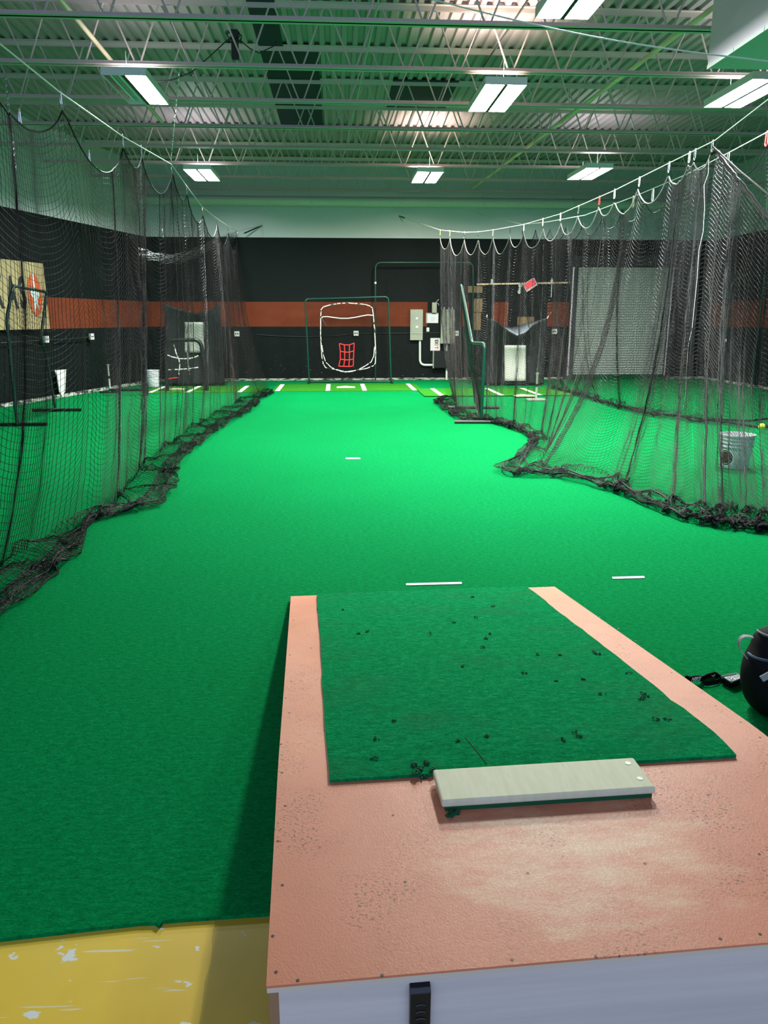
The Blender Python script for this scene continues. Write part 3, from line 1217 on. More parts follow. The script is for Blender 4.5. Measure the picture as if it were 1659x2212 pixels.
cont2 = px_path([(1200, 838), (1250, 850), (1330, 874), (1420, 893), (1500, 906), (1580, 913), (1659, 919), (1800, 930), (1950, 950)])
out2 = px_path([(1190, 842), (1250, 858), (1330, 883), (1415, 903), (1500, 915), (1580, 924), (1659, 933), (1800, 945), (1950, 965)])
N2 = 300
s = np.linspace(0, 1, N2)
sw = np.clip(s + .012 * np.sin(2 * PI * 8 * s), 0, 1)
C2_ = interp_path(cont2, sw)
E2_ = interp_path(out2, sw)
T2 = np.array([top2(y) for y in np.interp(sw, [0, 1], [y2b, y2a])])
P2 = hang_net(T2, C2_, E2_, .051, 83, 41, fold=.11, nrm=(1, .2, 0), puddle=.09)
n2 = thing('batting_net', 'black net curtain one cage further right, behind the grey bucket', 'net', (5, 13, 0))
net_grid('netting', P2, RAD, M['net'], n2)
rope(P2[:, 0], .0075, 'edge_rope', M['net_rope'], n2)
rope(P2[:, -1], .018, 'bottom_rope', M['net_rope'], n2, 5, 25)
rope(P2[:, -8], .016, 'bottom_rope', M['net_rope'], n2, 5, 25)
for k_, px, py in ((0, 1658, 285), (1, 1574, 330), (2, 1411, 410), (3, 1369, 425)):
    nmz = ['red clip on the far right net cable, at the photo edge', 'silver clip on the far right net cable, beside the gathered net end',
           'white clip on the far right net cable, just left of the gathered net end', 'cream clip on the far right net cable, under the near right cable'][k_]
    carabiner(at_r2(px, py) + np.array([0, 0, .01]), nmz, [M['red'], M['chrome'], M['white'], M['plate']][k_], 'clips on the far right cable', s=1.7)


# ------------------------------------------------------------------ mound
ME = np.array([-.163, 1.274])
MX = np.array([math.cos(math.radians(2.45)), math.sin(math.radians(2.45))])
MY = np.array([-MX[1], MX[0]])
MZ = .28
MW, ML = 1.585, 2.93


def ml(x, y, z):
    p = ME + MX * x + MY * y
    return np.array([p[0], p[1], z])


def mz(y):
    # flat top, rounded into a long ramp
    y0, y1 = .80, ML
    if y <= y0 - .12:
        return MZ
    k = (MZ - .028) / (y1 - y0)
    if y < y0 + .12:
        t = (y - (y0 - .12)) / .24
        return MZ - k * .12 * t * t
    return MZ - k * (y - y0)


mo = thing('pitching_mound', 'salmon painted wooden pitching mound with a green turf strip', 'pitching mound', (.6, 2.7, 0))
ys = list(np.linspace(0, ML, 34))
TK = .018


def deck_part(mb, x0, x1, ya, yb, dz, th, nseg=34, wob=None):
    yy = np.linspace(ya, yb, nseg)
    vs = []
    for i, y in enumerate(yy):
        w0 = wob[0][i] if wob else 0
        w1 = wob[1][i] if wob else 0
        z = mz(y) + dz
        vs += [ml(x0 + w0, y, z), ml(x1 + w1, y, z), ml(x1 + w1, y, z - th), ml(x0 + w0, y, z - th)]
    fs = []
    for i in range(nseg - 1):
        a_, b_ = 4 * i, 4 * i + 4
        fs += [(a_, a_ + 1, b_ + 1, b_), (a_ + 3, b_ + 3, b_ + 2, a_ + 2), (a_ + 1, a_ + 2, b_ + 2, b_ + 1), (a_, b_, b_ + 3, a_ + 3)]
    e = 4 * (nseg - 1)
    fs += [(0, 3, 2, 1), (e, e + 1, e + 2, e + 3)]
    mb.add(vs, fs)


a = MB()
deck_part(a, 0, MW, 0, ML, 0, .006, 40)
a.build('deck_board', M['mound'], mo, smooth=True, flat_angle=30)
a = MB()
deck_part(a, .001, MW - .001, .002, ML, -.006, TK - .004, 40)
a.build('plywood_underlay', M['ply_edge'], mo)
for nm_, xx in (('side_board', .004), ('side_board', MW - .024)):
    a = MB()
    poly = [ml(xx, .012, 0)] + [ml(xx, y, max(mz(y) - .021, .004)) for y in np.linspace(.012, ML - .02, 30)] + [ml(xx, ML - .02, 0)]
    a.slab(poly, (MX[0], MX[1], 0), .02)
    a.build(nm_, M['endgrain'], mo)
a = MB()
a.slab([ml(.024, .012, 0), ml(MW - .024, .012, 0), ml(MW - .024, .012, MZ - .021), ml(.024, .012, MZ - .021)], (MY[0], MY[1], 0), .018)
a.build('back_board', M['ply'], mo)
# pull handle on the back board
hp = on_plane(906, 2165, (MY[0], MY[1], 0), float(MY.dot(ME)) + .012)
hx = float((hp[:2] - ME).dot(MX))
ht = MZ - .036
a = MB()
hw = .022
prof_h = [(0, ht), (-.010, ht - .004), (-.016, ht - .014), (-.014, ht - .10), (-.014, ht - .15), (-.008, ht - .165), (0, ht - .17)]
vs = [ml(hx - hw, .012 + p, z) for p, z in prof_h] + [ml(hx + hw, .012 + p, z) for p, z in prof_h]
k = len(prof_h)
fs = [(i, i + 1, k + i + 1, k + i) for i in range(k - 1)] + [tuple(range(k - 1, -1, -1)), tuple(range(k, 2 * k))]
a.add(vs, fs)
hd = a.build('pull_handle', M['black_plastic'], mo, bevel=.002)
for q in range(4):
    a = MB()
    zc = ht - .045 - q * .018
    a.tube([ml(hx - .010 + .020 * t, .012 - .0155, zc + .003 * math.sin(PI * t)) for t in np.linspace(0, 1, 6)], .0022, 6)
    a.build('grip_ridge', M['black_plastic'], hd, smooth=True)
# turf strip
TX0, TX1, TY0 = .152, 1.412, .688
ns = 60
wl = .0025 * smooth_noise(ns, 3, 5) + .002 * smooth_noise(ns, 9, 6)
wrr = .004 * smooth_noise(ns, 2, 7) + .006 * smooth_noise(ns, 7, 8)
a = MB()
deck_part(a, TX0, TX1, TY0, ML - .005, .011, .0105, ns, (wl, wrr))
a.build('turf_strip', M['turf_mound'], mo, smooth=True, flat_angle=30)
a = MB()
a.tube([ml(.60 + .03 * t, .72 + .17 * (1 - t), mz(.72 + .17 * (1 - t)) + .011) for t in np.linspace(0, 1, 5)], .0025, 5)
a.build('turf_seam', M['turf_edge'], mo)
# crumbs of turf pulled loose on the strip
a = MB()
crumbs = [(740, 1318), (1065, 1310), (773, 1370), (795, 1365), (1060, 1370), (1050, 1380), (1285, 1412), (1282, 1408), (1292, 1414), (1362, 1455), (1202, 1470), (1390, 1500), (1385, 1512), (1395, 1503), (1388, 1508),
          (1440, 1555), (1247, 1590), (1244, 1582), (990, 1600), (810, 1597), (812, 1640), (850, 1558), (1050, 1590), (1020, 1290), (1160, 1415), (1000, 1440), (1130, 1455), (1210, 1415), (930, 1370), (1045, 1400), (1258, 1468),
          (980, 1345), (1030, 1335), (1215, 1600), (1420, 1555), (1300, 1500), (905, 1662), (918, 1650), (898, 1672), (912, 1680), (925, 1672), (935, 1665), (978, 1757), (985, 1755), (972, 1760), (895, 1655)]
for px, py in crumbs:
    # meet the mound surface
    z = .2
    for _ in range(6):
        p = at_z(px, py, z)
        ly = float((p[:2] - ME).dot(MY))
        z = mz(ly) + (.012 if ly > TY0 else .001)
    for q in range(5):
        o = np.array([random.gauss(0, .006), random.gauss(0, .005), random.uniform(.001, .005)])
        r_ = random.uniform(.002, .0045) * (1.6 if py > 1640 else 1)
        dd = np.array([random.gauss(0, 1), random.gauss(0, 1), random.gauss(0, .4)])
        dd /= np.linalg.norm(dd)
        a.tube([p + o - dd * r_ * 1.5, p + o, p + o + dd * r_ * 1.5], [r_ * .3, r_, r_ * .3], 5)
cr = a.build('turf_crumbs', M['turf_edge'])
tag(cr, 'dark crumbs of turf fibre scattered over the mound strip', 'turf crumbs', kind='stuff')

# pitching rubber
a = MB()
rx0, rx1, ry0, ry1 = .455, 1.068, .515, .668
a.slab([ml(rx0, ry0, MZ + .016), ml(rx1, ry0, MZ + .016), ml(rx1, ry1, MZ + .016), ml(rx0, ry1, MZ + .016)], (0, 0, 1), .022)
rb = a.build('pitching_rubber', M['rubber'], mo, bevel=.006)
a = MB()
a.slab([ml(rx0 + .012, ry0 + .008, MZ), ml(rx1 - .006, ry0 + .008, MZ), ml(rx1 - .006, ry1 - .006, MZ), ml(rx0 + .012, ry1 - .006, MZ)], (0, 0, 1), .0165)
a.build('turf_pad', M['turf_edge'], rb)
for (u_, w_) in ((rx1 - .030, ry1 - .03), (rx1 - .028, ry0 + .045)):
    a = MB()
    a.disc(ml(u_, w_, MZ + .0375), (0, 0, 1), .0085, .0015, 14)
    a.build('screw', M['steel_screw'], rb)
screws = [(616, 1741), (600, 1817), (610, 1912), (849, 1761), (875, 1905), (825, 2107), (1106, 2073), (1287, 2066), (1556, 2028), (1640, 1845), (1393, 1865), (1140, 1886), (1529, 1717), (643, 2118), (589, 2022), (1642, 2018), (609, 1669),
          (1642, 1593), (1600, 1560), (1546, 1525), (1516, 1495), (1451, 1453), (1373, 1384), (1336, 1358), (1295, 1333), (629, 1472), (625, 1540), (617, 1508), (626, 1415), (634, 1340), (607, 1608), (596, 2100), (672, 1400)]
for px, py in screws:
    z = .25
    for _ in range(6):
        p = at_z(px, py, z)
        ly = float((p[:2] - ME).dot(MY))
        z = mz(ly)
    a = MB()
    a.disc(p - np.array([0, 0, .001]), (0, 0, 1), .0038, .0016, 8)
    a.build('screw', M['screw'], mo)

# ------------------------------------------------------------------ white marks on the turf
for pts_, lab in (([(877, 1261), (997, 1258), (998, 1262), (877, 1265)], 'long white tape mark on the turf just beyond the mound'),
                  ([(1322, 1247), (1391, 1245), (1393, 1249), (1324, 1251)], 'short white tape mark on the turf right of the mound front'),
                  ([(747, 989), (778, 989), (778, 992), (747, 992)], 'small pale tape mark far down the middle of the lane')):
    a = MB()
    a.slab([at_z(px, py, .002) for px, py in pts_], (0, 0, 1), .003)
    tag(a.build('tape_mark', M['white_line']), lab, 'floor mark', 'tape marks on the turf')

# ------------------------------------------------------------------ batting mats with plates
def mat_thing(lab, x0, x1, y0, y1, z, lines, plate, grp='batting mats', skew=0.0):
    t_ = thing('batting_mat', lab, 'mat', ((x0 + x1) / 2, (y0 + y1) / 2, z), grp)
    a = MB()
    a.slab([(x0, y0, z), (x1 + skew, y0, z), (x1, y1, z), (x0, y1, z)], (0, 0, 1), .010)
    a.build('turf_top', M['mat_green'], t_)
    for xl in lines:
        a = MB()
        a.slab([(xl - .05, y0 + .02, z + .010), (xl + .05, y0 + .02, z + .010), (xl + .05, y1 - .03, z + .010), (xl - .05, y1 - .03, z + .010)], (0, 0, 1), .003)
        a.build('box_line', M['white_line'], t_)
    if plate:
        px_, py_ = plate
        w_ = .216
        a = MB()
        a.slab([(px_ - w_, py_ + .20, z + .010), (px_ - w_, py_ - .01, z + .010), (px_ + 0, py_ - .22, z + .010), (px_ + w_, py_ - .01, z + .010), (px_ + w_, py_ + .20, z + .010)][::-1] if False else
               [(px_ - w_, py_ - .20, z + .010), (px_ + w_, py_ - .20, z + .010), (px_ + w_, py_ + .01, z + .010), (px_, py_ + .22, z + .010), (px_ - w_, py_ + .01, z + .010)], (0, 0, 1), .014)
        a.build('home_plate', M['plate'], t_)
    return t_


def fx(px, y, py=838):
    return float(at_y(px, py, y)[0])


Y0, Y1 = float(at_z(750, 845)[1]), float(at_z(750, 830.5)[1])
mat_thing('light green batting mat with white lines in front of the green pitching screen', fx(588, Y0, 845), fx(914, Y0, 845), Y0, Y1, .001,
          [fx(605, (Y0 + Y1) / 2), fx(709, (Y0 + Y1) / 2), fx(785, (Y0 + Y1) / 2), fx(888, (Y0 + Y1) / 2)], (fx(747, (Y0 + Y1) / 2), (Y0 + Y1) / 2))
ya, yb = float(at_z(420, 849)[1]), float(at_z(420, 835)[1])
mat_thing('light green batting mat with white lines behind the left net', fx(300, ya, 849), fx(560, ya, 849), ya, yb, .001,
          [fx(341, (ya + yb) / 2), fx(418, (ya + yb) / 2), fx(526, (ya + yb) / 2)], (fx(380, (ya + yb) / 2), (ya + yb) / 2))
ya, yb = float(at_z(1000, 857)[1]), float(at_z(1000, 841)[1])
mat_thing('light green batting mat under the sagging right tarp, one corner curled up', fx(917, ya, 857), fx(1260, ya, 857), ya, yb, .013,
          [fx(944, (ya + yb) / 2), fx(1067, (ya + yb) / 2), fx(1146, (ya + yb) / 2)], (fx(1128, ya, 857), ya - .12))
# ------------------------------------------------------------------ screens and frames
def arch(pts, rad=.12, n=6):
    """round the corners of a polyline"""
    P = [Vector(p) for p in pts]
    out = [P[0]]
    for i in range(1, len(P) - 1):
        a_, b_, c_ = P[i - 1], P[i], P[i + 1]
        d1, d2 = (a_ - b_).normalized(), (c_ - b_).normalized()
        r_ = min(rad, (a_ - b_).length * .45, (c_ - b_).length * .45)
        s_, e_ = b_ + d1 * r_, b_ + d2 * r_
        for k in range(n + 1):
            t = k / n
            out.append(s_ * (1 - t) ** 2 + b_ * 2 * t * (1 - t) + e_ * t ** 2)
    out.append(P[-1])
    return out


YS = 19.75
ps = lambda px, py, y=YS: at_y(px, py, y)
scr = thing('pitching_screen', 'square green tube screen standing before the back wall', 'screen', tuple(ps(755, 826)))
a = MB()
bl, br = ps(668, 826), ps(845, 824)
bl[2] = br[2] = .02
tl, tr = ps(659, 646), ps(839, 641)
a.tube(arch([bl, tl, tr, br], .10), .022, 10)
a.build('tube_frame', M['green_tube'], scr, smooth=True)
a = MB()
a.tube([bl + np.array([0, 0, .01]), br + np.array([0, 0, .01])], .022, 8)
a.build('base_bar', M['black_tube'], scr, smooth=True)
for p in (bl, br):
    a = MB()
    a.tube([p + np.array([0, -.45, .012]), p + np.array([0, .45, .012])], .024, 8)
    a.build('foot', M['black_tube'], scr, smooth=True)
flat_net('netting', bl, br, tr, tl, .045, .0019, M['net_far'], scr, (0, .12, 0))

YP = 19.55
pp = lambda px, py: at_y(px, py, YP)
pt = thing('pitching_target', 'white roped net pocket with red strike zone hanging in the green screen', 'pitching target', tuple(pp(752, 800)))
outer = [(693, 690), (692, 725), (694, 755), (696, 775), (702, 792), (712, 797), (732, 801), (752, 804), (770, 801), (795, 795), (809, 787), (812, 765), (811, 735), (809, 700), (806, 675), (803, 664), (790, 658), (770, 655), (745, 655), (720, 657), (700, 662), (693, 672)]
zz = lambda l: [(620 + x / 6.381, 620 + y / 6.381) for x, y in l]
outer = zz([(465, 420), (462, 600), (470, 800), (480, 960), (500, 1060), (530, 1110), (600, 1128), (670, 1135), (740, 1155), (830, 1168), (920, 1155), (1000, 1140), (1100, 1122), (1190, 1085), (1218, 1050), (1222, 900), (1215, 750), (1208, 600), (1195, 450), (1188, 370), (1175, 290), (1150, 265), (1080, 240), (960, 228), (830, 220), (700, 228), (580, 250), (500, 275), (470, 310)])
inner = zz([(480, 800), (500, 930), (530, 1030), (600, 1100), (680, 1140), (760, 1165), (830, 1172), (900, 1160), (990, 1135), (1080, 1085), (1160, 1030), (1195, 950), (1205, 820)])
topbar = zz([(478, 430), (490, 410), (560, 408), (640, 420), (740, 432), (840, 432), (940, 418), (1040, 398), (1110, 385), (1180, 390)])


def roped(lst, r, m1, name, parent, closed=False, dy=0.0):
    a = MB()
    P_ = [pp(*q) + np.array([0, dy, 0]) for q in lst]
    a.tube(P_, r, 7, closed)
    return a.build(name, m1, parent, smooth=True)


mt = mat('twisted_white_rope', G4(.78, .78, .70), .7)
n = NT(mt)
wv = n.noise(n.mapping((14, 14, 14)), 1, 2, .5)
n.base(n.ramp(wv, [(.40, G4(.02, .02, .02)), (.46, G4(.80, .80, .72))]))
M['dashed'] = mt
roped(outer, .012, M['dashed'], 'border_rope', pt, True)
roped(inner, .011, M['dashed'], 'border_rope', pt, False, -.05)
roped(topbar, .012, M['white'], 'border_rope', pt, False, -.03)
for l in (zz([(480, 440), (545, 540)]), zz([(1180, 400), (1100, 530)])):
    roped(l, .010, M['black_tube'], 'strap', pt, False, -.02)
sz = [zz([(722, 778), (790, 797), (860, 797), (925, 772)]),
      zz([(735, 885), (795, 897), (860, 897), (920, 880)]),
      zz([(735, 992), (795, 1003), (860, 1003), (915, 992)]),
      zz([(712, 1090), (780, 1092), (850, 1096), (912, 1085)])]
a = MB()
for row in sz:
    a.tube([pp(*q) + np.array([0, -.06, 0]) for q in row], .012, 6)
for cidx in range(4):
    a.tube([pp(*sz[r_][cidx]) + np.array([0, -.06, 0]) for r_ in range(4)], .014, 6)
a.build('strike_zone', M['red'], pt, smooth=True)
# pocket netting
nu, nv_ = 36, 40
P_ = np.zeros((nu, nv_, 3))
for i in range(nu):
    for j in range(nv_):
        u_, v_ = i / (nu - 1), j / (nv_ - 1)
        px = 694 + u_ * (808 - 694)
        py = 662 + v_ * (800 - 662)
        ed = 1 - (2 * u_ - 1) ** 4
        py = 735 + (py - 735) * (.86 + .14 * ed)
        P_[i, j] = pp(px, py) + np.array([0, .22 * math.sin(PI * u_) * math.sin(PI * v_), 0])
net_grid('netting', P_, .0016, M['net_far'], pt)

# tall frame behind
YT_ = 20.25
tfm = thing('backstop_frame', 'tall green tube backstop frame standing against the back wall', 'screen', tuple(at_y(880, 822, YT_)))
a = MB()
l0 = at_y(811, 824, YT_); l0[2] = .0
l1 = at_y(811, 567, YT_)
r1 = at_y(1022, 567, YT_)
r0 = at_y(1022, 822, YT_); r0[2] = 0
a.tube(arch([l0, l1, r1, r0], .16), .020, 10)
a.build('tube_frame', M['green_tube'], tfm, smooth=True)
a = MB()
pw_ = at_y(811, 611, YT_ - .03)
a.tube([pw_ + np.array([0, 0, -.025]), pw_ + np.array([0, 0, .025])], .026, 8)
a.build('tape_band', M['white'], tfm)
flat_net('netting', l0, r0, r1, l1, .045, .0019, M['net_far'], tfm)

# L-screens (standing edge-on)
def lscreen(lab, pts, feet, netq, tm=None):
    t_ = thing('l_screen', lab, 'screen', tuple(feet[0][0]))
    a = MB()
    a.tube(arch(pts, .10), .024, 10)
    a.build('tube_frame', tm or M['green_tube'], t_, smooth=True)
    for p, q in feet:
        a = MB()
        a.tube([p, q], .026, 8)
        a.build('foot', M['black_tube'], t_, smooth=True)
    for qd in netq:
        flat_net('netting', *qd, .045, .0019, M['net_far'], t_)
    return t_


A0 = at_y(1040, 902, 12.0); A0[2] = .03
A1 = at_y(1047, 742, 11.95)
A2 = at_y(1020, 741, 12.7)
A3 = at_y(996, 612, 14.0)
A4 = at_y(1028, 880, 14.05); A4[2] = .03
f1 = [at_z(982, 911, .03), at_z(1105, 911, .03)]
f2 = [at_z(968, 880, .03), at_z(1078, 880, .03)]
A2b = A3 + (A4 - A3) * .98
lscreen('green L-shaped pitching screen seen edge-on beside the right net', [A0, A1, A2, A3, A2b], [f1, f2],
        [(A0, A4, A4 + (A3 - A4) * .55, A1), (A2, A4 + (A3 - A4) * .55, A3, A2 + (A3 - A2) * .5)])
B0 = at_z(37, 917, .03)
B1 = at_y(14, 690, B0[1])
B2 = at_y(28, 617, B0[1] + .1)
B3 = at_y(101, 631, 13.9)
B4 = at_y(88, 735, 13.6)
B5 = at_y(98, 757, 13.8)
B6 = at_z(120, 885, .03)
g1 = [at_z(-60, 917, .03), at_z(102, 916, .03)]
g2 = [at_z(70, 886, .03), at_z(176, 885, .03)]
lscreen('dark green L-shaped pitching screen in the left cage by the tan sign', [B0, B1, B2, B3, B4, B5, B6], [g1, g2],
        [(B0, B6, B5, B1), (B1, B4, B3, B2)], mat('dark_green_tube', G4(.002, .022, .017), .4))

# right screen
YR_ = 17.75
rs = thing('pitching_screen', 'green tube screen with rounded corner by the right wall', 'screen', tuple(at_y(1600, 838, YR_)))
a = MB()
c0 = at_y(1556, 838, YR_); c0[2] = 0
c1 = at_y(1590, 597, YR_)
c1[0] = c0[0]
d1 = c1 + np.array([1.35, 0, 0])
d0 = c0 + np.array([1.35, 0, 0])
a.tube(arch([c0, c1, d1, d0], .3), .024, 10)
a.build('tube_frame', M['green_tube'], rs, smooth=True)
a = MB()
e1 = at_y(1651, 600, YR_)
e0 = np.array([e1[0], YR_, 0])
a.tube([e0, e1], .022, 8)
a.build('upright', M['green_tube'], rs, smooth=True)
flat_net('netting', c0, d0, d1, c1, .045, .0019, M['net_far'], rs)
a = MB()
pw_ = at_y(1567, 735, YR_ - .02)
a.box(pw_, (.05, .02, .06))
a.build('tape_band', M['white'], rs)

# ------------------------------------------------------------------ hanging tarps with white strike rectangles
def tarp(lab, y, topl, rect, grp, split=None, m_=None):
    """topl: top edge pixels left->right, all on plane y; tarp falls to the floor"""
    t_ = thing('hitting_tarp', lab, 'tarp', tuple(at_y(topl[len(topl) // 2][0], topl[len(topl) // 2][1], y)), grp)
    tp = np.array([at_y(px, py, y) for px, py in topl])
    nu, nv_ = 48, 26
    u = np.linspace(0, 1, nu)
    top = interp_path(tp, u)
    vs = []
    for i in range(nu):
        for j in range(nv_):
            v_ = j / (nv_ - 1)
            p = top[i].copy()
            p[2] = top[i, 2] * (1 - v_) + .03 * v_
            bel = math.sin(PI * u[i])
            p[1] += .32 * bel * math.sin(PI * v_ * .9) * (1 - .3 * v_) + .025 * math.sin(u[i] * 26) * (.3 + v_ * .7) - .03 * math.sin(u[i] * 11 + 1)
            vs.append(p)
    fs = [(i * nv_ + j, i * nv_ + j + 1, (i + 1) * nv_ + j + 1, (i + 1) * nv_ + j) for i in range(nu - 1) for j in range(nv_ - 1)]
    a = MB()
    a.add(vs, fs)
    o = a.build('canvas', m_ or M['dark_fabric'], t_, smooth=True, flat_angle=80)
    sm = o.modifiers.new('thickness', 'SOLIDIFY')
    sm.thickness = .006
    # white strike rectangle laid on the canvas surface
    V = np.array(vs).reshape(nu, nv_, 3)
    if rect:
        x0, y0, x1, y1 = rect
        nn_ = 10
        vv = []
        for i in range(nn_ + 1):
            for j in range(nn_ + 1):
                px = x0 + (x1 - x0) * i / nn_
                py = y0 + (y1 - y0) * j / nn_
                p = at_y(px, py, y)
                ii = int(np.clip(np.argmin(np.abs(V[:, 5, 0] - p[0])), 0, nu - 1))
                jj = int(np.clip(np.argmin(np.abs(V[ii, :, 2] - p[2])), 0, nv_ - 1))
                yy_ = V[max(0, ii - 1):ii + 2, max(0, jj - 1):jj + 2, 1].min() - .03
                vv.append(at_y(px, py, yy_))
        a = MB()
        k_ = nn_ + 1
        a.add(vv, [(i * k_ + j, i * k_ + j + 1, (i + 1) * k_ + j + 1, (i + 1) * k_ + j) for i in range(nn_) for j in range(nn_)])
        o = a.build('strike_rectangle', M['pale_vinyl'], t_, smooth=True)
        sm = o.modifiers.new('thickness', 'SOLIDIFY')
        sm.thickness = .004
    return t_, tp


YTR = 18.55
zt = lambda l: [(1000 + x / 6.9125, 580 + y / 6.9125) for x, y in l]
tR, tpR = tarp('black hitting tarp sagging in the right cage, white rectangle in its centre', YTR,
               zt([(350, 735), (450, 760), (560, 840), (680, 930), (800, 1000), (830, 1010), (930, 960), (1060, 830), (1180, 765), (1265, 740)]), (1090, 746, 1136, 823), 'hitting tarps')
a = MB()
flap = zt([(450, 745), (560, 845), (700, 880), (800, 860), (900, 838), (1060, 800), (1240, 745), (1060, 840), (930, 950), (830, 1005), (700, 930), (560, 850)])
fa = [at_y(px, py, YTR + .55) for px, py in zt([(440, 745), (560, 845), (700, 882), (800, 868), (930, 825), (1080, 790), (1245, 740)])]
fb_ = [at_y(px, py, YTR + .02) for px, py in zt([(450, 762), (560, 845), (690, 935), (810, 1002), (930, 955), (1070, 835), (1245, 748)])]
k_ = len(fa)
a.add(fa + fb_, [(i, i + 1, k_ + i + 1, k_ + i) for i in range(k_ - 1)])
fl = a.build('top_flap', mat('grey_flap', G4(.16, .19, .22), .45), tR, smooth=True)
fl.modifiers.new('thickness', 'SOLIDIFY').thickness = .004
for pts_ in (zt([(355, 735), (360, 690)]), zt([(1255, 745), (1320, 650)])):
    a = MB()
    a.tube([at_y(px, py, YTR - .02) for px, py in pts_], .012, 6)
    a.build('bungee', M['dashed'], tR, smooth=True)
YTL = 18.9
zl = lambda l: [(300 + x / 6.381, 640 + y / 6.381) for x, y in l]
mtl = mat('grey_black_canvas', G4(.010, .014, .014), .7, spec=.25)
tL, tpL = tarp('black hitting tarp behind the left net, white square near its top', YTL,
               zl([(340, 85), (500, 150), (640, 200), (780, 230), (900, 210), (1020, 150), (1120, 85)]), (399, 696, 441, 762), 'hitting tarps', m_=mtl)

# ------------------------------------------------------------------ soft toss frame in front of the left tarp
YF_ = 17.6
sf_ = lambda l: [at_y(300 + x / 6.381, 640 + y / 6.381, YF_) for x, y in l]
st_ = thing('soft_toss_frame', 'low black tube frame with white rope target, before the left tarp', 'frame', tuple(sf_([(600, 1240)])[0]))
a = MB()
pz = sf_([(390, 1240), (360, 720), (420, 610), (800, 600), (860, 660), (935, 1200)])
pz[0][2] = pz[-1][2] = .02
a.tube(arch(pz, .15), .045, 10)
a.build('padded_tube', M['black_tube'], st_, smooth=True)
for l in ([(480, 670), (515, 790), (550, 870), (565, 930), (550, 1080)], [(670, 780), (675, 870), (685, 1000), (700, 1080)], [(370, 800), (450, 835), (560, 862), (680, 862), (760, 845), (820, 820)], [(390, 1015), (560, 1008), (690, 1000), (820, 980)]):
    a = MB()
    a.tube(sf_(l), .014, 6)
    a.build('rope', M['dashed'], st_, smooth=True)
a = MB()
a.tube(sf_([(370, 1125), (410, 1140), (500, 1125), (545, 1125)]), .016, 6)
a.build('red_strap', M['red'], st_, smooth=True)


# ------------------------------------------------------------------ buckets
def bucket(name_lab, cx, cy, r, h, logo=False, grp='buckets', z0=0.0):
    t_ = thing('bucket', name_lab, 'bucket', (cx, cy, z0), grp)
    rt, rb_ = r, r * .88
    R = lambda z: rb_ + (rt - rb_) * z / h
    prof = [(.001, .004), (rb_ - .004, .004), (rb_, .010)]
    for zf in (.66, .77, .87):
        z = h * zf
        prof += [(R(z) - .001, z - .008), (R(z) + .011, z - .006), (R(z) + .011, z + .004), (R(z), z + .006)]
    prof += [(R(h) + .002, h - .018), (R(h) + .013, h - .016), (R(h) + .013, h), (R(h) - .004, h)]
    a = MB()
    a.lathe(prof, (cx, cy, z0), 40)
    a.build('body', M['bucket'], t_, smooth=True, flat_angle=35)
    a = MB()
    a.lathe([(R(h) - .004, h), (rb_ - .004, .012), (.001, .012)], (cx, cy, z0), 40)
    a.build('inner_wall', M['bucket_in'], t_, smooth=True, flat_angle=35)
    if logo:
        # round black badge wrapped on the side that faces left of the camera
        th0 = math.atan2(-cy, -cx) - .62
        zc, rl = h * .34, .078

        def wrap(u_, v_, w_=0.0, off=.004):
            z = zc + v_
            rr_ = R(z) + off + w_
            th = th0 + u_ / R(zc)
            return (cx + rr_ * math.cos(th), cy + rr_ * math.sin(th), z)

        def blob(rad, off, wav=0.0):
            a = MB()
            vs, fs = [wrap(0, 0, 0, off)], []
            rings, sg = 6, 40
            for i in range(1, rings + 1):
                for k in range(sg):
                    an = 2 * PI * k / sg
                    rr_ = rad * i / rings
                    if i == rings and wav:
                        rr_ *= 1 + wav * math.sin(5 * an + 1) * math.sin(3 * an)
                    vs.append(wrap(rr_ * math.cos(an), rr_ * 1.05 * math.sin(an), 0, off))
            for k in range(sg):
                fs.append((0, 1 + k, 1 + (k + 1) % sg))
            for i in range(rings - 1):
                for k in range(sg):
                    o_ = 1 + i * sg
                    fs.append((o_ + k, o_ + sg + k, o_ + sg + (k + 1) % sg, o_ + (k + 1) % sg))
            a.add(vs, fs)
            return a

        lg = blob(.090, .0025, .08).build('badge', M['paper'], t_)
        blob(rl, .0038).build('badge_disc', M['ink'], lg)
        a = MB()
        for k in range(26):
            a0, a1 = 2 * PI * (k - .3) / 26, 2 * PI * (k + .3) / 26
            a.tube([wrap(.064 * math.cos(q), .067 * math.sin(q), 0, .005) for q in (a0, (a0 + a1) / 2, a1)], .0024, 5)
        a.build('stitching', M['paper'], lg)
        # orange monogram strokes
        for body, vy, sz_ in (('25', .030, .042), ('US', .000, .040), ('RC', -.032, .036)):
            text_on('monogram', body, sz_, None, (1, 0, 0), (0, 1, 0), M['orange_ink'], lg, bold=.001,
                    warp=lambda x_, y_, z_, vy=vy: wrap(x_ + .0, y_ + vy, 0, .0052))
    return t_


p = at_z(1585, 1010, 0)
bucket('pale grey five gallon bucket with black round badge, behind the right net', p[0], p[1], .172, .375, True)
p = at_z(331, 837, 0)
bucket('pale bucket standing in the left cage beside the low black frame', p[0], p[1], .16, .40, z0=.012)

# balls
p = at_z(1645, 929, .05)
a = MB()
prof = [(.048 * math.sin(t) + .0001, -.048 * math.cos(t)) for t in np.linspace(0, PI, 13)]
a.lathe(prof, (p[0], p[1], .10), 20)
tag(a.build('softball', M['yellow_ball'], smooth=True), 'yellow ball resting on the bunched far right net behind the bucket', 'ball')

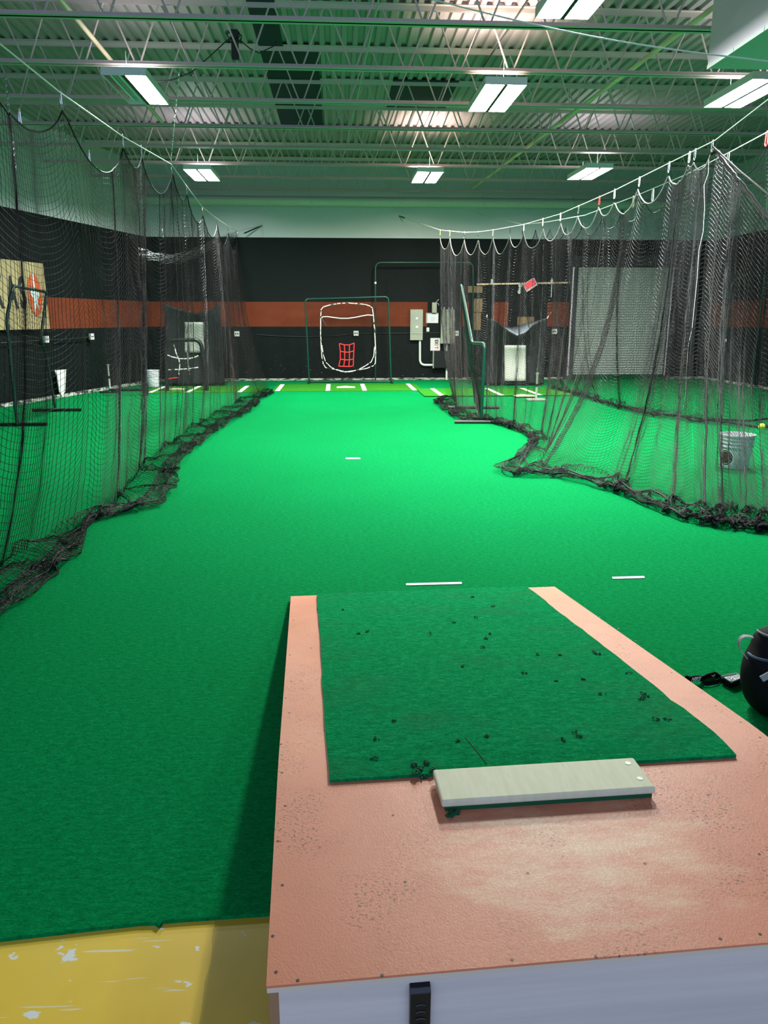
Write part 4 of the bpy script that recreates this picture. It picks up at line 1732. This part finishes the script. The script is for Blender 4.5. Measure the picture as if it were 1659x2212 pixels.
# tees
def tee(px, py, h, lab, m_=None, plate=False):
    p = at_z(px, py, 0)
    t_ = thing('batting_tee', lab, 'batting tee', (p[0], p[1], 0), 'batting tees')
    a = MB()
    a.tube([(p[0], p[1], .02), (p[0], p[1], h * .55)], .020, 10)
    a.build('pole', M['cable'], t_, smooth=True)
    a = MB()
    a.tube([(p[0], p[1], h * .5), (p[0], p[1], h * .6)], .028, 10)
    a.build('collar', M['black_plastic'], t_, smooth=True)
    a = MB()
    a.tube([(p[0], p[1], h * .6), (p[0], p[1], h * .9), (p[0], p[1], h)], [.022, .022, .034], 10)
    a.build('ball_rest', M['elec'], t_, smooth=True)
    a = MB()
    a.slab([(p[0] - .20, p[1] - .12, .006), (p[0] + .20, p[1] - .12, .006), (p[0] + .20, p[1] + .1, .006), (p[0], p[1] + .25, .006), (p[0] - .20, p[1] + .1, .006)], (0, 0, 1), .02)
    a.build('base', m_ or M['black_plastic'], t_)
    return t_


tee(1158, 865, .55, 'grey batting tee on a black base in front of the right tarp', M['elec'])
tee(238, 848, .62, 'slim pale batting tee standing in the left cage near the wall')
# bar with round end, left cage
a = MB()
p = at_z(312, 838, .16)
rl_ = thing('roller_bar', 'black bar with a round end plate lying left of the pale bucket', 'bar', (p[0], p[1], 0))
a.tube([(p[0] - .75, p[1] + .02, .12), (p[0], p[1], .12)], .03, 10)
a.build('bar', M['black_tube'], rl_, smooth=True)
a = MB()
a.disc((p[0], p[1], .13), (1, 0, 0), .13, .06, 24)
a.build('end_plate', M['black_plastic'], rl_, smooth=True)

# ------------------------------------------------------------------ things on the left wall
NLW = np.array([1, -.2587, 0])
DLW = XLC - .2587 * YB


def lw(px, py, off=.02):
    return on_plane(px, py, NLW, DLW + off)


sg = thing('wall_sign', 'large tan sign with black letters and an orange oval emblem, on the left wall', 'sign', tuple(lw(60, 640)))
c00, c10, c11, c01 = lw(-110, 712), lw(103, 711), lw(88, 569), lw(-110, 530)
ex = (lw(103, 711) - lw(0, 711)); ex[2] = 0
ex /= np.linalg.norm(ex)
xr = lw(98, 640)
org = xr.copy()
zt0, zb0 = float(lw(88, 569)[2]), float(lw(103, 711)[2])
a = MB()
p0_, p1_ = xr - ex * 2.9, xr
a.slab([np.array([p0_[0], p0_[1], zb0]), np.array([p1_[0], p1_[1], zb0]), np.array([p1_[0], p1_[1], zt0]), np.array([p0_[0], p0_[1], zt0])], -NLW, -.03)
a.build('panel', M['tan_sign'], sg, bevel=.01)
nW = NLW / np.linalg.norm(NLW)
zc_ = (zt0 + zb0) / 2 + .02


def sp_(d_, z, o_=.036):
    return xr - ex * d_ + nW * o_ + np.array([0, 0, z - xr[2]])


for ch, d_ in (('X', 1.47), ('A', 1.06), ('S', .75)):
    text_on('letter', ch, .78, sp_(d_, zc_), ex, (0, 0, 1), M['ink'], sg, bold=.03, sx=.5)
a = MB()
a.slab([sp_(.38 + .21 * math.cos(t), zc_ + .40 * math.sin(t)) for t in np.linspace(0, 2 * PI, 40)[:-1]], nW, .004)
em = a.build('emblem', M['sign_orange'], sg)
a = MB()
a.slab([sp_(.38 + x_ * .8, zc_ + z_, .041) for x_, z_ in ((.05, .42), (-.0, .42), (-.02, .14), (-.16, .06), (-.17, -.04), (-.07, -.06), (-.10, -.30), (-.02, -.16), (.09, -.34), (.09, -.06), (.18, .02), (.17, .08), (.03, .14))], nW, .003)
a.build('emblem_figure', M['sign_white'], em)

a = MB()
wp = [lw(px, py, .03) for px, py in ((117, 800), (141, 798), (139, 846), (133, 856), (127, 846), (122, 812))]
a.slab(wp, nW, .02)
tag(a.build('white_panel', M['white']), 'white tapered panel leaning low on the left wall', 'panel')


def outlet(px, py, where, lab, grp='wall outlets', w=.13, h=.13):
    t_ = None
    if where == 'back':
        p = at_y(px, py, YB)
        ex_, n_ = np.array([1, 0, 0.]), np.array([0, -1., 0])
    elif where == 'left':
        p = lw(px, py, 0)
        ex_, n_ = ex, nW
    else:
        p = at_x(px, py, XR)
        ex_, n_ = np.array([0, -1., 0]), np.array([-1., 0, 0])
    t_ = thing('wall_outlet', lab, 'outlet', tuple(p), grp)
    zv = np.array([0, 0, 1.])
    a = MB()
    a.slab([p - ex_ * w / 2 - zv * h / 2, p + ex_ * w / 2 - zv * h / 2, p + ex_ * w / 2 + zv * h / 2, p - ex_ * w / 2 + zv * h / 2], n_, .05)
    a.build('box', M['white'], t_)
    for s_ in (-1, 1):
        a = MB()
        a.disc(p + ex_ * s_ * w * .2 + n_ * .05, n_, .018, .003, 10)
        a.build('socket', M['ink'], t_)
    return t_


outlet(512, 721, 'back', 'white double outlet on the back wall left of the green screen')
outlet(769, 720, 'back', 'white outlet box on the back wall behind the roped target')
outlet(985, 720, 'back', 'white outlet on the back wall just right of the tall grey panel')
outlet(1197, 716, 'back', 'white outlet on the back wall beside the grey roll-up door')
outlet(97, 733, 'left', 'white outlet on the left wall under the tan sign')
outlet(196, 727, 'left', 'white outlet on the left wall, midway along the cable')
outlet(1503, 709, 'right', 'pale outlet on the right wall behind the gathered net')


def wall_cable(pts_, lab, r=.012, off=.02):
    a = MB()
    a.tube(pts_, r, 6)
    return tag(a.build('wall_cable', M['black_cord'], smooth=True), lab, 'cable')


wall_cable([at_y(px, py, YB - .015) for px, py in ((555, 723), (600, 726), (660, 728), (720, 726), (762, 721))], 'black painted cable sagging along the back wall left to the outlet box')
wall_cable([at_y(px, py, YB - .015) for px, py in ((776, 721), (860, 720), (950, 719), (985, 720))], 'black painted cable along the back wall right of the outlet box')
wall_cable([lw(px, py, .015) for px, py in ((0, 741), (60, 737), (97, 735), (150, 732), (196, 728))], 'black cable joining the outlets on the left wall')

# ------------------------------------------------------------------ electrical gear on the back wall
wb_ = lambda px, py, o_=0.0: at_y(px, py, YB - o_)


def wbox(mb, x0, y0, x1, y1, d, mi=0, o_=0.0):
    A, B = wb_(x0, y1), wb_(x1, y0)
    mb.box2((A[0], YB - o_ - d, A[2]), (B[0], YB - o_, B[2]), mi)


ze = lambda x, y: (860 + x / 10.056, 620 + y / 10.056)
e1 = thing('breaker_panel', 'grey breaker panel on the back wall overlapping the orange band', 'electrical panel', tuple(wb_(898, 735)))
a = MB(); wbox(a, *ze(252, 488), *ze(528, 1152), .14); a.build('cabinet', M['elec'], e1, bevel=.006)
a = MB(); wbox(a, *ze(285, 610), *ze(500, 1020), .012, 0, .14); dr = a.build('door', M['elec'], e1, bevel=.003)
for yy in (680, 865):
    a = MB(); wbox(a, *ze(370, yy - 22), *ze(420, yy + 22), .01, 0, .152); a.build('label_plate', M['paper'], dr)
e2 = thing('breaker_panel', 'tall grey breaker panel on the back wall at the far end of the right net', 'electrical panel', tuple(wb_(964, 740)))
a = MB(); wbox(a, *ze(912, 490), *ze(1215, 1225), .15); a.build('cabinet', M['elec'], e2, bevel=.006)
a = MB(); wbox(a, *ze(1020, 500), *ze(1040, 1210), .01, 0, .15); a.build('door_gap', M['dark_gap'], e2)
for xx in (940, 1000, 1105, 1180):
    a = MB()
    A, B = wb_(*ze(xx, 490), .06), wb_(*ze(xx, 440), .06)
    a.tube([A, B], .016, 8)
    a.build('conduit_stub', M['white'], e2, smooth=True)
e3 = thing('wire_box', 'small grey box with loose wires above the white notice', 'electrical box', tuple(wb_(937, 670)))
a = MB(); wbox(a, *ze(728, 335), *ze(832, 560), .09); a.build('cabinet', M['elec'], e3, bevel=.004)
a = MB(); a.disc(wb_(*ze(748, 485), .09), (0, -1, 0), .022, .01, 12); a.build('button', mat('amber_button', G4(.6, .25, .06), .5), e3)
for l in ([(820, 330), (850, 300), (885, 265)], [(830, 340), (870, 360), (890, 400)]):
    a = MB(); a.tube([wb_(*ze(*q), .05) for q in l], .006, 5); a.build('loose_wire', M['cable'], e3)
nt = thing('notice', 'white printed notice in a sleeve on the back wall', 'notice', tuple(wb_(933, 697)))
a = MB(); wbox(a, *ze(603, 562), *ze(876, 785), .010); a.build('sleeve', M['elec'], nt)
a = MB(); wbox(a, *ze(632, 585), *ze(870, 780), .003, 0, .010); pa_ = a.build('sheet', M['paper'], nt)
for yy, (xa, xb) in ((662, (715, 790)), (695, (700, 810)), (733, (705, 800))):
    a = MB(); wbox(a, *ze(xa, yy - 4), *ze(xb, yy + 4), .001, 0, .0132); a.build('text_line', M['elec'], pa_)
sw_ = MB(); wbox(sw_, *ze(612, 880), *ze(675, 970), .04)
tag(sw_.build('light_switch', M['white'], bevel=.006), 'small white switch box under the notice', 'switch')
xs = thing('exit_sign', 'white EXIT notice mounted sideways below the tall grey panel', 'sign', tuple(wb_(940, 757)))
a = MB(); wbox(a, *ze(697, 1108), *ze(912, 1380), .02); a.build('plate', M['white'], xs)
A = wb_(*ze(830, 1240), .022)
for i, ch in enumerate('EXIT'):
    text_on('letter', ch, .115, A + np.array([.0, 0, .092 - .060 * i + (.0 if ch != 'I' else .006) + (-.004 if ch == 'T' else 0)]), (0, 0, -1), (1, 0, 0), M['ink'] if i < 2 else M['redink'], xs, bold=.006, sx=.78)
jb = thing('pull_box', 'black painted pull box low on the back wall', 'electrical box', tuple(wb_(950, 795)))
a = MB(); wbox(a, *ze(750, 1382), *ze(1110, 1750), .18); a.build('cabinet', M['dark_fabric'], jb, bevel=.006)
a = MB(); wbox(a, *ze(740, 1382), *ze(762, 1755), .19); a.build('cover_edge', M['elec'], jb)
cd = MB()
cd.tube(arch([wb_(*ze(474, 1150), .06), wb_(*ze(474, 1695), .06), wb_(*ze(750, 1695), .06)], .35, 10), .030, 12)
tag(cd.build('conduit', M['white'], smooth=True), 'white conduit elbow curving from the left breaker panel into the pull box', 'conduit')
for ya_, yb_, lab in ((1215, 1385, 'short white conduit between the tall panel and the pull box'), (1760, 2025, 'short white conduit from the pull box down to the floor')):
    xx = 1062 if ya_ < 1500 else 1053
    cd = MB()
    cd.tube([wb_(*ze(xx, ya_), .06), wb_(*ze(xx, yb_), .06)], .030, 12)
    tag(cd.build('conduit', M['white'], smooth=True), lab, 'conduit')

# right part of the back wall
ztt = lambda x, y: (1000 + x / 6.9125, 580 + y / 6.9125)
a = MB()
A, B = wb_(*ztt(205, 238), .08), wb_(*ztt(1590, 212), .08)
hb = thing('wall_rail', 'long cream horizontal pipe on the back wall above the right tarp', 'pipe', tuple(A))
a.tube([A, B], .024, 8)
a.build('rail', M['pipe'], hb, smooth=True)
for px, py in ((430, 195), (1325, 200)):
    a = MB()
    P_ = wb_(*ztt(px, py), .04)
    a.box(P_, (.05, .08, .12))
    a.build('bracket', M['white'], hb)
a = MB()
a.tube([wb_(*ztt(1328, 140), .014), wb_(*ztt(1318, 430), .014)], .014, 8)
tag(a.build('conduit', M['cable'], smooth=True), 'thin vertical white conduit crossing the cream rail', 'conduit')
es = thing('emergency_light', 'tilted emergency sign with glowing red face above the right tarp', 'sign', tuple(wb_(1146, 615)))
ry = Matrix.Rotation(math.radians(-32), 3, 'Y')
P_ = wb_(*ztt(1002, 245), .12)
a = MB(); a.box2(P_ + np.array([-.05, 0, -.05]), P_ + np.array([.05, .12, .05])); a.build('wall_mount', M['white'], es)
a = MB(); a.box(P_, (.34, .09, .22), rot=ry); a.build('casing', M['white'], es, bevel=.006)
a = MB(); a.box(P_ + np.array([-.015, -.05, .015]), (.29, .012, .155), rot=ry); a.build('lit_face', M['redglow'], es)
lt = thing('spot_lamps', 'cluster of white emergency lamp heads left of the glowing red sign', 'lamp', tuple(wb_(*ztt(835, 300))))
for px, py, r_ in ((845, 258, .05), (838, 305, .035), (832, 350, .05)):
    a = MB()
    Q = wb_(*ztt(px, py), .03)
    a.tube([Q, Q + np.array([0, -.06, 0]), Q + np.array([0, -.10, -.01])], [r_ * .6, r_, r_ * .9], 14)
    a.build('lamp_head', M['white'], lt, smooth=True)
for x0, y0, x1, y1, lab in ((70, 262, 292, 362, 'brown board patch high on the back wall beside the L-screen'),
                            (160, 450, 292, 650, 'upper brown board of two behind the L-screen top'),
                            (150, 660, 268, 918, 'lower brown board of two behind the L-screen'),
                            (808, 722, 1062, 845, 'brown board showing above the sagging right tarp')):
    a = MB(); wbox(a, *ztt(x0, y0), *ztt(x1, y1), .02)
    tag(a.build('wall_board', M['board']), lab, 'board', 'brown boards on the back wall')

# roll-up door
dx0, dx1 = bx(1240), bx(1438)
zt_, zb_ = float(wb_(1330, 578)[2]), .12
a = MB()
nsl = 44
vs = []
for i in range(nsl * 4 + 1):
    z = zb_ + (zt_ - zb_) * i / (nsl * 4)
    yy = YB - .06 - .014 * (1 + math.sin(2 * PI * i / 4)) / 2 * 2
    vs += [(dx0, yy, z), (dx1, yy, z)]
a.add(vs, [(2 * i, 2 * i + 1, 2 * i + 3, 2 * i + 2) for i in range(nsl * 4)])
door = struct('door_1', a, M['rollup'])
a = MB()
a.box2((dx0 - .14, YB - .10, 0), (dx0 + .01, YB - .005, zt_ + .02))
a.box2((dx1 - .01, YB - .10, 0), (dx1 + .08, YB - .005, zt_ + .02))
a.box2((dx0 - .14, YB - .10, zt_ + .02), (dx1 + .08, YB - .005, zt_ + .28))
struct('trim_3', a, M['dark_gap'])
a = MB()
a.box2((dx0 - .15, YB - .12, .1), (dx0 - .11, YB - .10, zt_))
a.box2((dx1 + .02, YB - .12, .1), (dx1 + .05, YB - .10, zt_))
struct('trim_4', a, M['duct'])
a = MB()
a.box2((dx0, YB - .10, 0), (dx1, YB - .02, zb_ + .01))
struct('door_shade_strip', a, M['door_shade'])  # solid dark strip standing in for the shade under the door

# ------------------------------------------------------------------ backpack, strap and pouch
bp = thing('backpack', 'black backpack with grey loop standing on the turf at the right edge', 'bag', (1.85, 2.85, 0))


def bagp(s_, t_):
    pass


# body: stacked rounded sections, rear-leaning, in world space
BX, BY = 1.865, 2.78
sec = [(.00, .12, .085, 0), (.02, .155, .11, 0), (.08, .185, .125, .0), (.15, .200, .13, .0), (.22, .198, .125, .005), (.27, .188, .11, .012), (.295, .170, .10, .02), (.345, .165, .085, .03), (.375, .145, .06, .035), (.386, .09, .03, .04)]


def super_ring(cx, cy, z, rx, ry, n=36, e=2.6):
    out = []
    for k in range(n):
        an = 2 * PI * k / n
        c_, s_ = math.cos(an), math.sin(an)
        out.append((cx + rx * math.copysign(abs(c_) ** (2 / e), c_), cy + ry * math.copysign(abs(s_) ** (2 / e), s_), z))
    return out


a = MB()
vs, nk = [], 36
sec = [(z_ * .93, a_, b_, c_) for z_, a_, b_, c_ in sec]
for z, rx, ry_, sh in sec:
    vs += super_ring(BX + sh * .4, BY + sh * 1.2, z, rx, ry_)
fs = [(i * nk + k, i * nk + (k + 1) % nk, (i + 1) * nk + (k + 1) % nk, (i + 1) * nk + k) for i in range(len(sec) - 1) for k in range(nk)]
fs += [tuple(range(nk - 1, -1, -1)), tuple((len(sec) - 1) * nk + k for k in range(nk))]
a.add(vs, fs)
o = a.build('body', M['black_fabric'], bp, smooth=True, flat_angle=180)
sb = o.modifiers.new('soft', 'SUBSURF'); sb.levels = sb.render_levels = 1
# front pocket bulging towards the camera
a = MB()
sec2 = [(.02, .12, .05), (.05, .155, .07), (.12, .175, .08), (.20, .17, .075), (.26, .14, .06), (.29, .09, .035)]
vs = []
for z, rx, ry_ in sec2:
    vs += super_ring(BX + .01, BY - .085, z, rx, ry_)
fs = [(i * nk + k, i * nk + (k + 1) % nk, (i + 1) * nk + (k + 1) % nk, (i + 1) * nk + k) for i in range(len(sec2) - 1) for k in range(nk)]
fs += [tuple(range(nk - 1, -1, -1)), tuple((len(sec2) - 1) * nk + k for k in range(nk))]
a.add(vs, fs)
fp = a.build('front_pocket', mat('charcoal_fabric', G4(.008, .0095, .010), .85, spec=.2), bp, smooth=True, flat_angle=180)
sb = fp.modifiers.new('soft', 'SUBSURF'); sb.levels = sb.render_levels = 1
# zips and piping that follow the body
def body_pt(an, z, grow=1.01):
    zs = [q[0] for q in sec]
    rx = np.interp(z, zs, [q[1] for q in sec]); ry_ = np.interp(z, zs, [q[2] for q in sec]); sh = np.interp(z, zs, [q[3] for q in sec])
    c_, s_ = math.cos(an), math.sin(an)
    e = 2.6
    return np.array([BX + sh * .4 + rx * grow * math.copysign(abs(c_) ** (2 / e), c_), BY + sh * 1.2 + ry_ * grow * math.copysign(abs(s_) ** (2 / e), s_), z])


a = MB()
a.tube([body_pt(an, .280 - .030 * abs(math.cos(an * .9 + .6)) - .02 * (an / PI - 1.2)) for an in np.linspace(PI * .98, PI * 1.75, 18)], .006, 6)
a.build('piping', M['blue_trim'], bp, smooth=True)
a = MB()
a.tube([body_pt(an, .345 - .050 * (an / PI - 1.05) ** 2 * 1.5, 1.03) for an in np.linspace(PI * .95, PI * 1.9, 20)], .004, 6)
a.build('zip', M['grey_webbing'], bp, smooth=True)
# grey loop handle on the left of the top
la, lb_ = body_pt(PI * 1.06, .375), body_pt(PI * 1.02, .27)


def ribbon(pts_, wid, nrm_, th=.002):
    a = MB()
    P_ = [np.array(q, float) for q in pts_]
    nrm_ = np.array(nrm_, float) / np.linalg.norm(nrm_)
    vs = []
    for i, q in enumerate(P_):
        tg = P_[min(i + 1, len(P_) - 1)] - P_[max(i - 1, 0)]
        tg /= np.linalg.norm(tg)
        sd = np.cross(tg, nrm_)
        sd /= np.linalg.norm(sd) + 1e-9
        vs += [q + nrm_ * wid / 2 - sd * th, q - nrm_ * wid / 2 - sd * th, q - nrm_ * wid / 2 + sd * th, q + nrm_ * wid / 2 + sd * th]
    k = len(P_)
    fs = []
    for i in range(k - 1):
        o_ = 4 * i
        for e in range(4):
            f_ = (e + 1) % 4
            fs.append((o_ + e, o_ + f_, o_ + 4 + f_, o_ + 4 + e))
    fs += [(3, 2, 1, 0), (4 * k - 4, 4 * k - 3, 4 * k - 2, 4 * k - 1)]
    a.add(vs, fs)
    return a


mid_old = [la * (1 - t) + lb_ * t + np.array([-.055 * math.sin(PI * t) ** .7, -.01, .015 * math.sin(PI * t)]) for t in np.linspace(0, 1, 14)]
mid = [at_y(px, py, BY + .01) for px, py in ((1626, 1376), (1616, 1374), (1607, 1374), (1600, 1378), (1596, 1386), (1596, 1396), (1600, 1405), (1606, 1412), (1613, 1421))]
ribbon(mid, .020, (.12, 1, .1)).build('loop_handle', M['grey_webbing'], bp, smooth=True, flat_angle=50)
q0 = at_y(1640, 1470, BY - .19)
q1 = at_y(1662, 1452, BY - .19)
a = MB()
tagv = [at_y(px, py, BY - .172) for px, py in ((1640, 1461), (1668, 1446), (1672, 1460), (1648, 1472))]
a.slab(tagv, (0, -1, 0), .004)
a.build('grey_tab', M['grey_webbing'], bp)

# lanyard strap lying on the turf, with white lettering
la_ = thing('lanyard', 'black lanyard strap with white lettering lying between mound and backpack', 'strap', tuple(at_z(1530, 1470)))
zs_ = lambda x, y: (1480 + x / 8.849, 1350 + y / 8.849)
yb0 = float(at_z(1530, 1475)[1])


def stand(x, y, dy=0.0):
    return at_y(*zs_(x, y), yb0 + dy)


band = [stand(0, 1010, .02), stand(90, 1035), stand(170, 1020), stand(260, 1020, -.01), stand(330, 1030, .01), stand(400, 1000, .03), stand(480, 975, .04), stand(560, 950, .05), stand(600, 960, .04), stand(650, 1000, .02), stand(690, 1030, .01)]
up_ = np.array([0, -.25, 1.0])
for q in band:
    q[2] = max(q[2], .016)
ribbon(band, .030, up_).build('strap', M['black_fabric'], la_, smooth=True, flat_angle=50)
band2 = [stand(330, 1060, -.02), stand(390, 1120, -.03), stand(470, 1115, -.03), stand(600, 1095, -.02), stand(690, 1040, .01)]
for q in band2:
    q[2] = max(q[2], .008)
ribbon(band2, .020, (0, .6, .8)).build('strap', M['black_fabric'], la_, smooth=True, flat_angle=50)
o_ = stand(205, 1040, -.016)
text_on('lettering', 'NIKE', .030, o_, (1, 0, .03), (0, -.24, .97), M['paper'], la_, bold=.0009, sx=.62, shear=.25)
a = MB()
sx_ = [(495, 950), (520, 962), (545, 958), (575, 935), (568, 970), (540, 985), (512, 980)]
a.slab([stand(x, y, .035) for x, y in sx_], (0, -1, 0), .001)
a.build('mark', M['paper'], la_)
# clear pouch
po = thing('clear_pouch', 'flat shiny grey pouch with clear top lying against the backpack', 'pouch', tuple(at_z(1580, 1465)))
zp = .035
qv = [at_z(*zs_(*q), zp) for q in ((690, 990), (980, 935), (1150, 990), (890, 1095))]
a = MB()
a.slab([q - np.array([0, 0, zp - .004]) for q in qv], (0, 0, 1), zp - .008)
a.build('pouch_body', M['black_fabric'], po, bevel=.006)
mtp = mat('glossy_window', G4(.28, .31, .31), .12, spec=.8)
n = NT(mtp)
nv1 = n.noise(n.mapping((22, 30, 10)), 1, 3, .6)
n.bump(nv1, .6, .02)
a = MB()
a.slab([q - np.array([0, 0, .004]) for q in qv], (0, 0, 1), .005)
a.build('window', mtp, po, bevel=.002)
a = MB()
a.tube([q + np.array([0, 0, .001]) for q in qv], .004, 6, closed=True)
a.build('piping', M['grey_webbing'], po, smooth=True)

# ------------------------------------------------------------------ light from the open front behind the camera, render look
wd = bpy.data.worlds.new('world')
bpy.context.scene.world = wd
wd.use_nodes = True
bg = wd.node_tree.nodes['Background']
bg.inputs[0].default_value = (.46, .62, 1.0, 1)
bg.inputs[1].default_value = 1.55

sc = bpy.context.scene
sc.view_settings.view_transform = 'Standard'
sc.view_settings.look = 'None'
sc.view_settings.exposure = 0.0
sc.view_settings.gamma = 1.0
sc.cycles.max_bounces = 6
sc.cycles.diffuse_bounces = 4
sc.cycles.glossy_bounces = 3
sc.cycles.transmission_bounces = 2
sc.cycles.use_denoising = True
sc.cycles.sample_clamp_indirect = 6.0
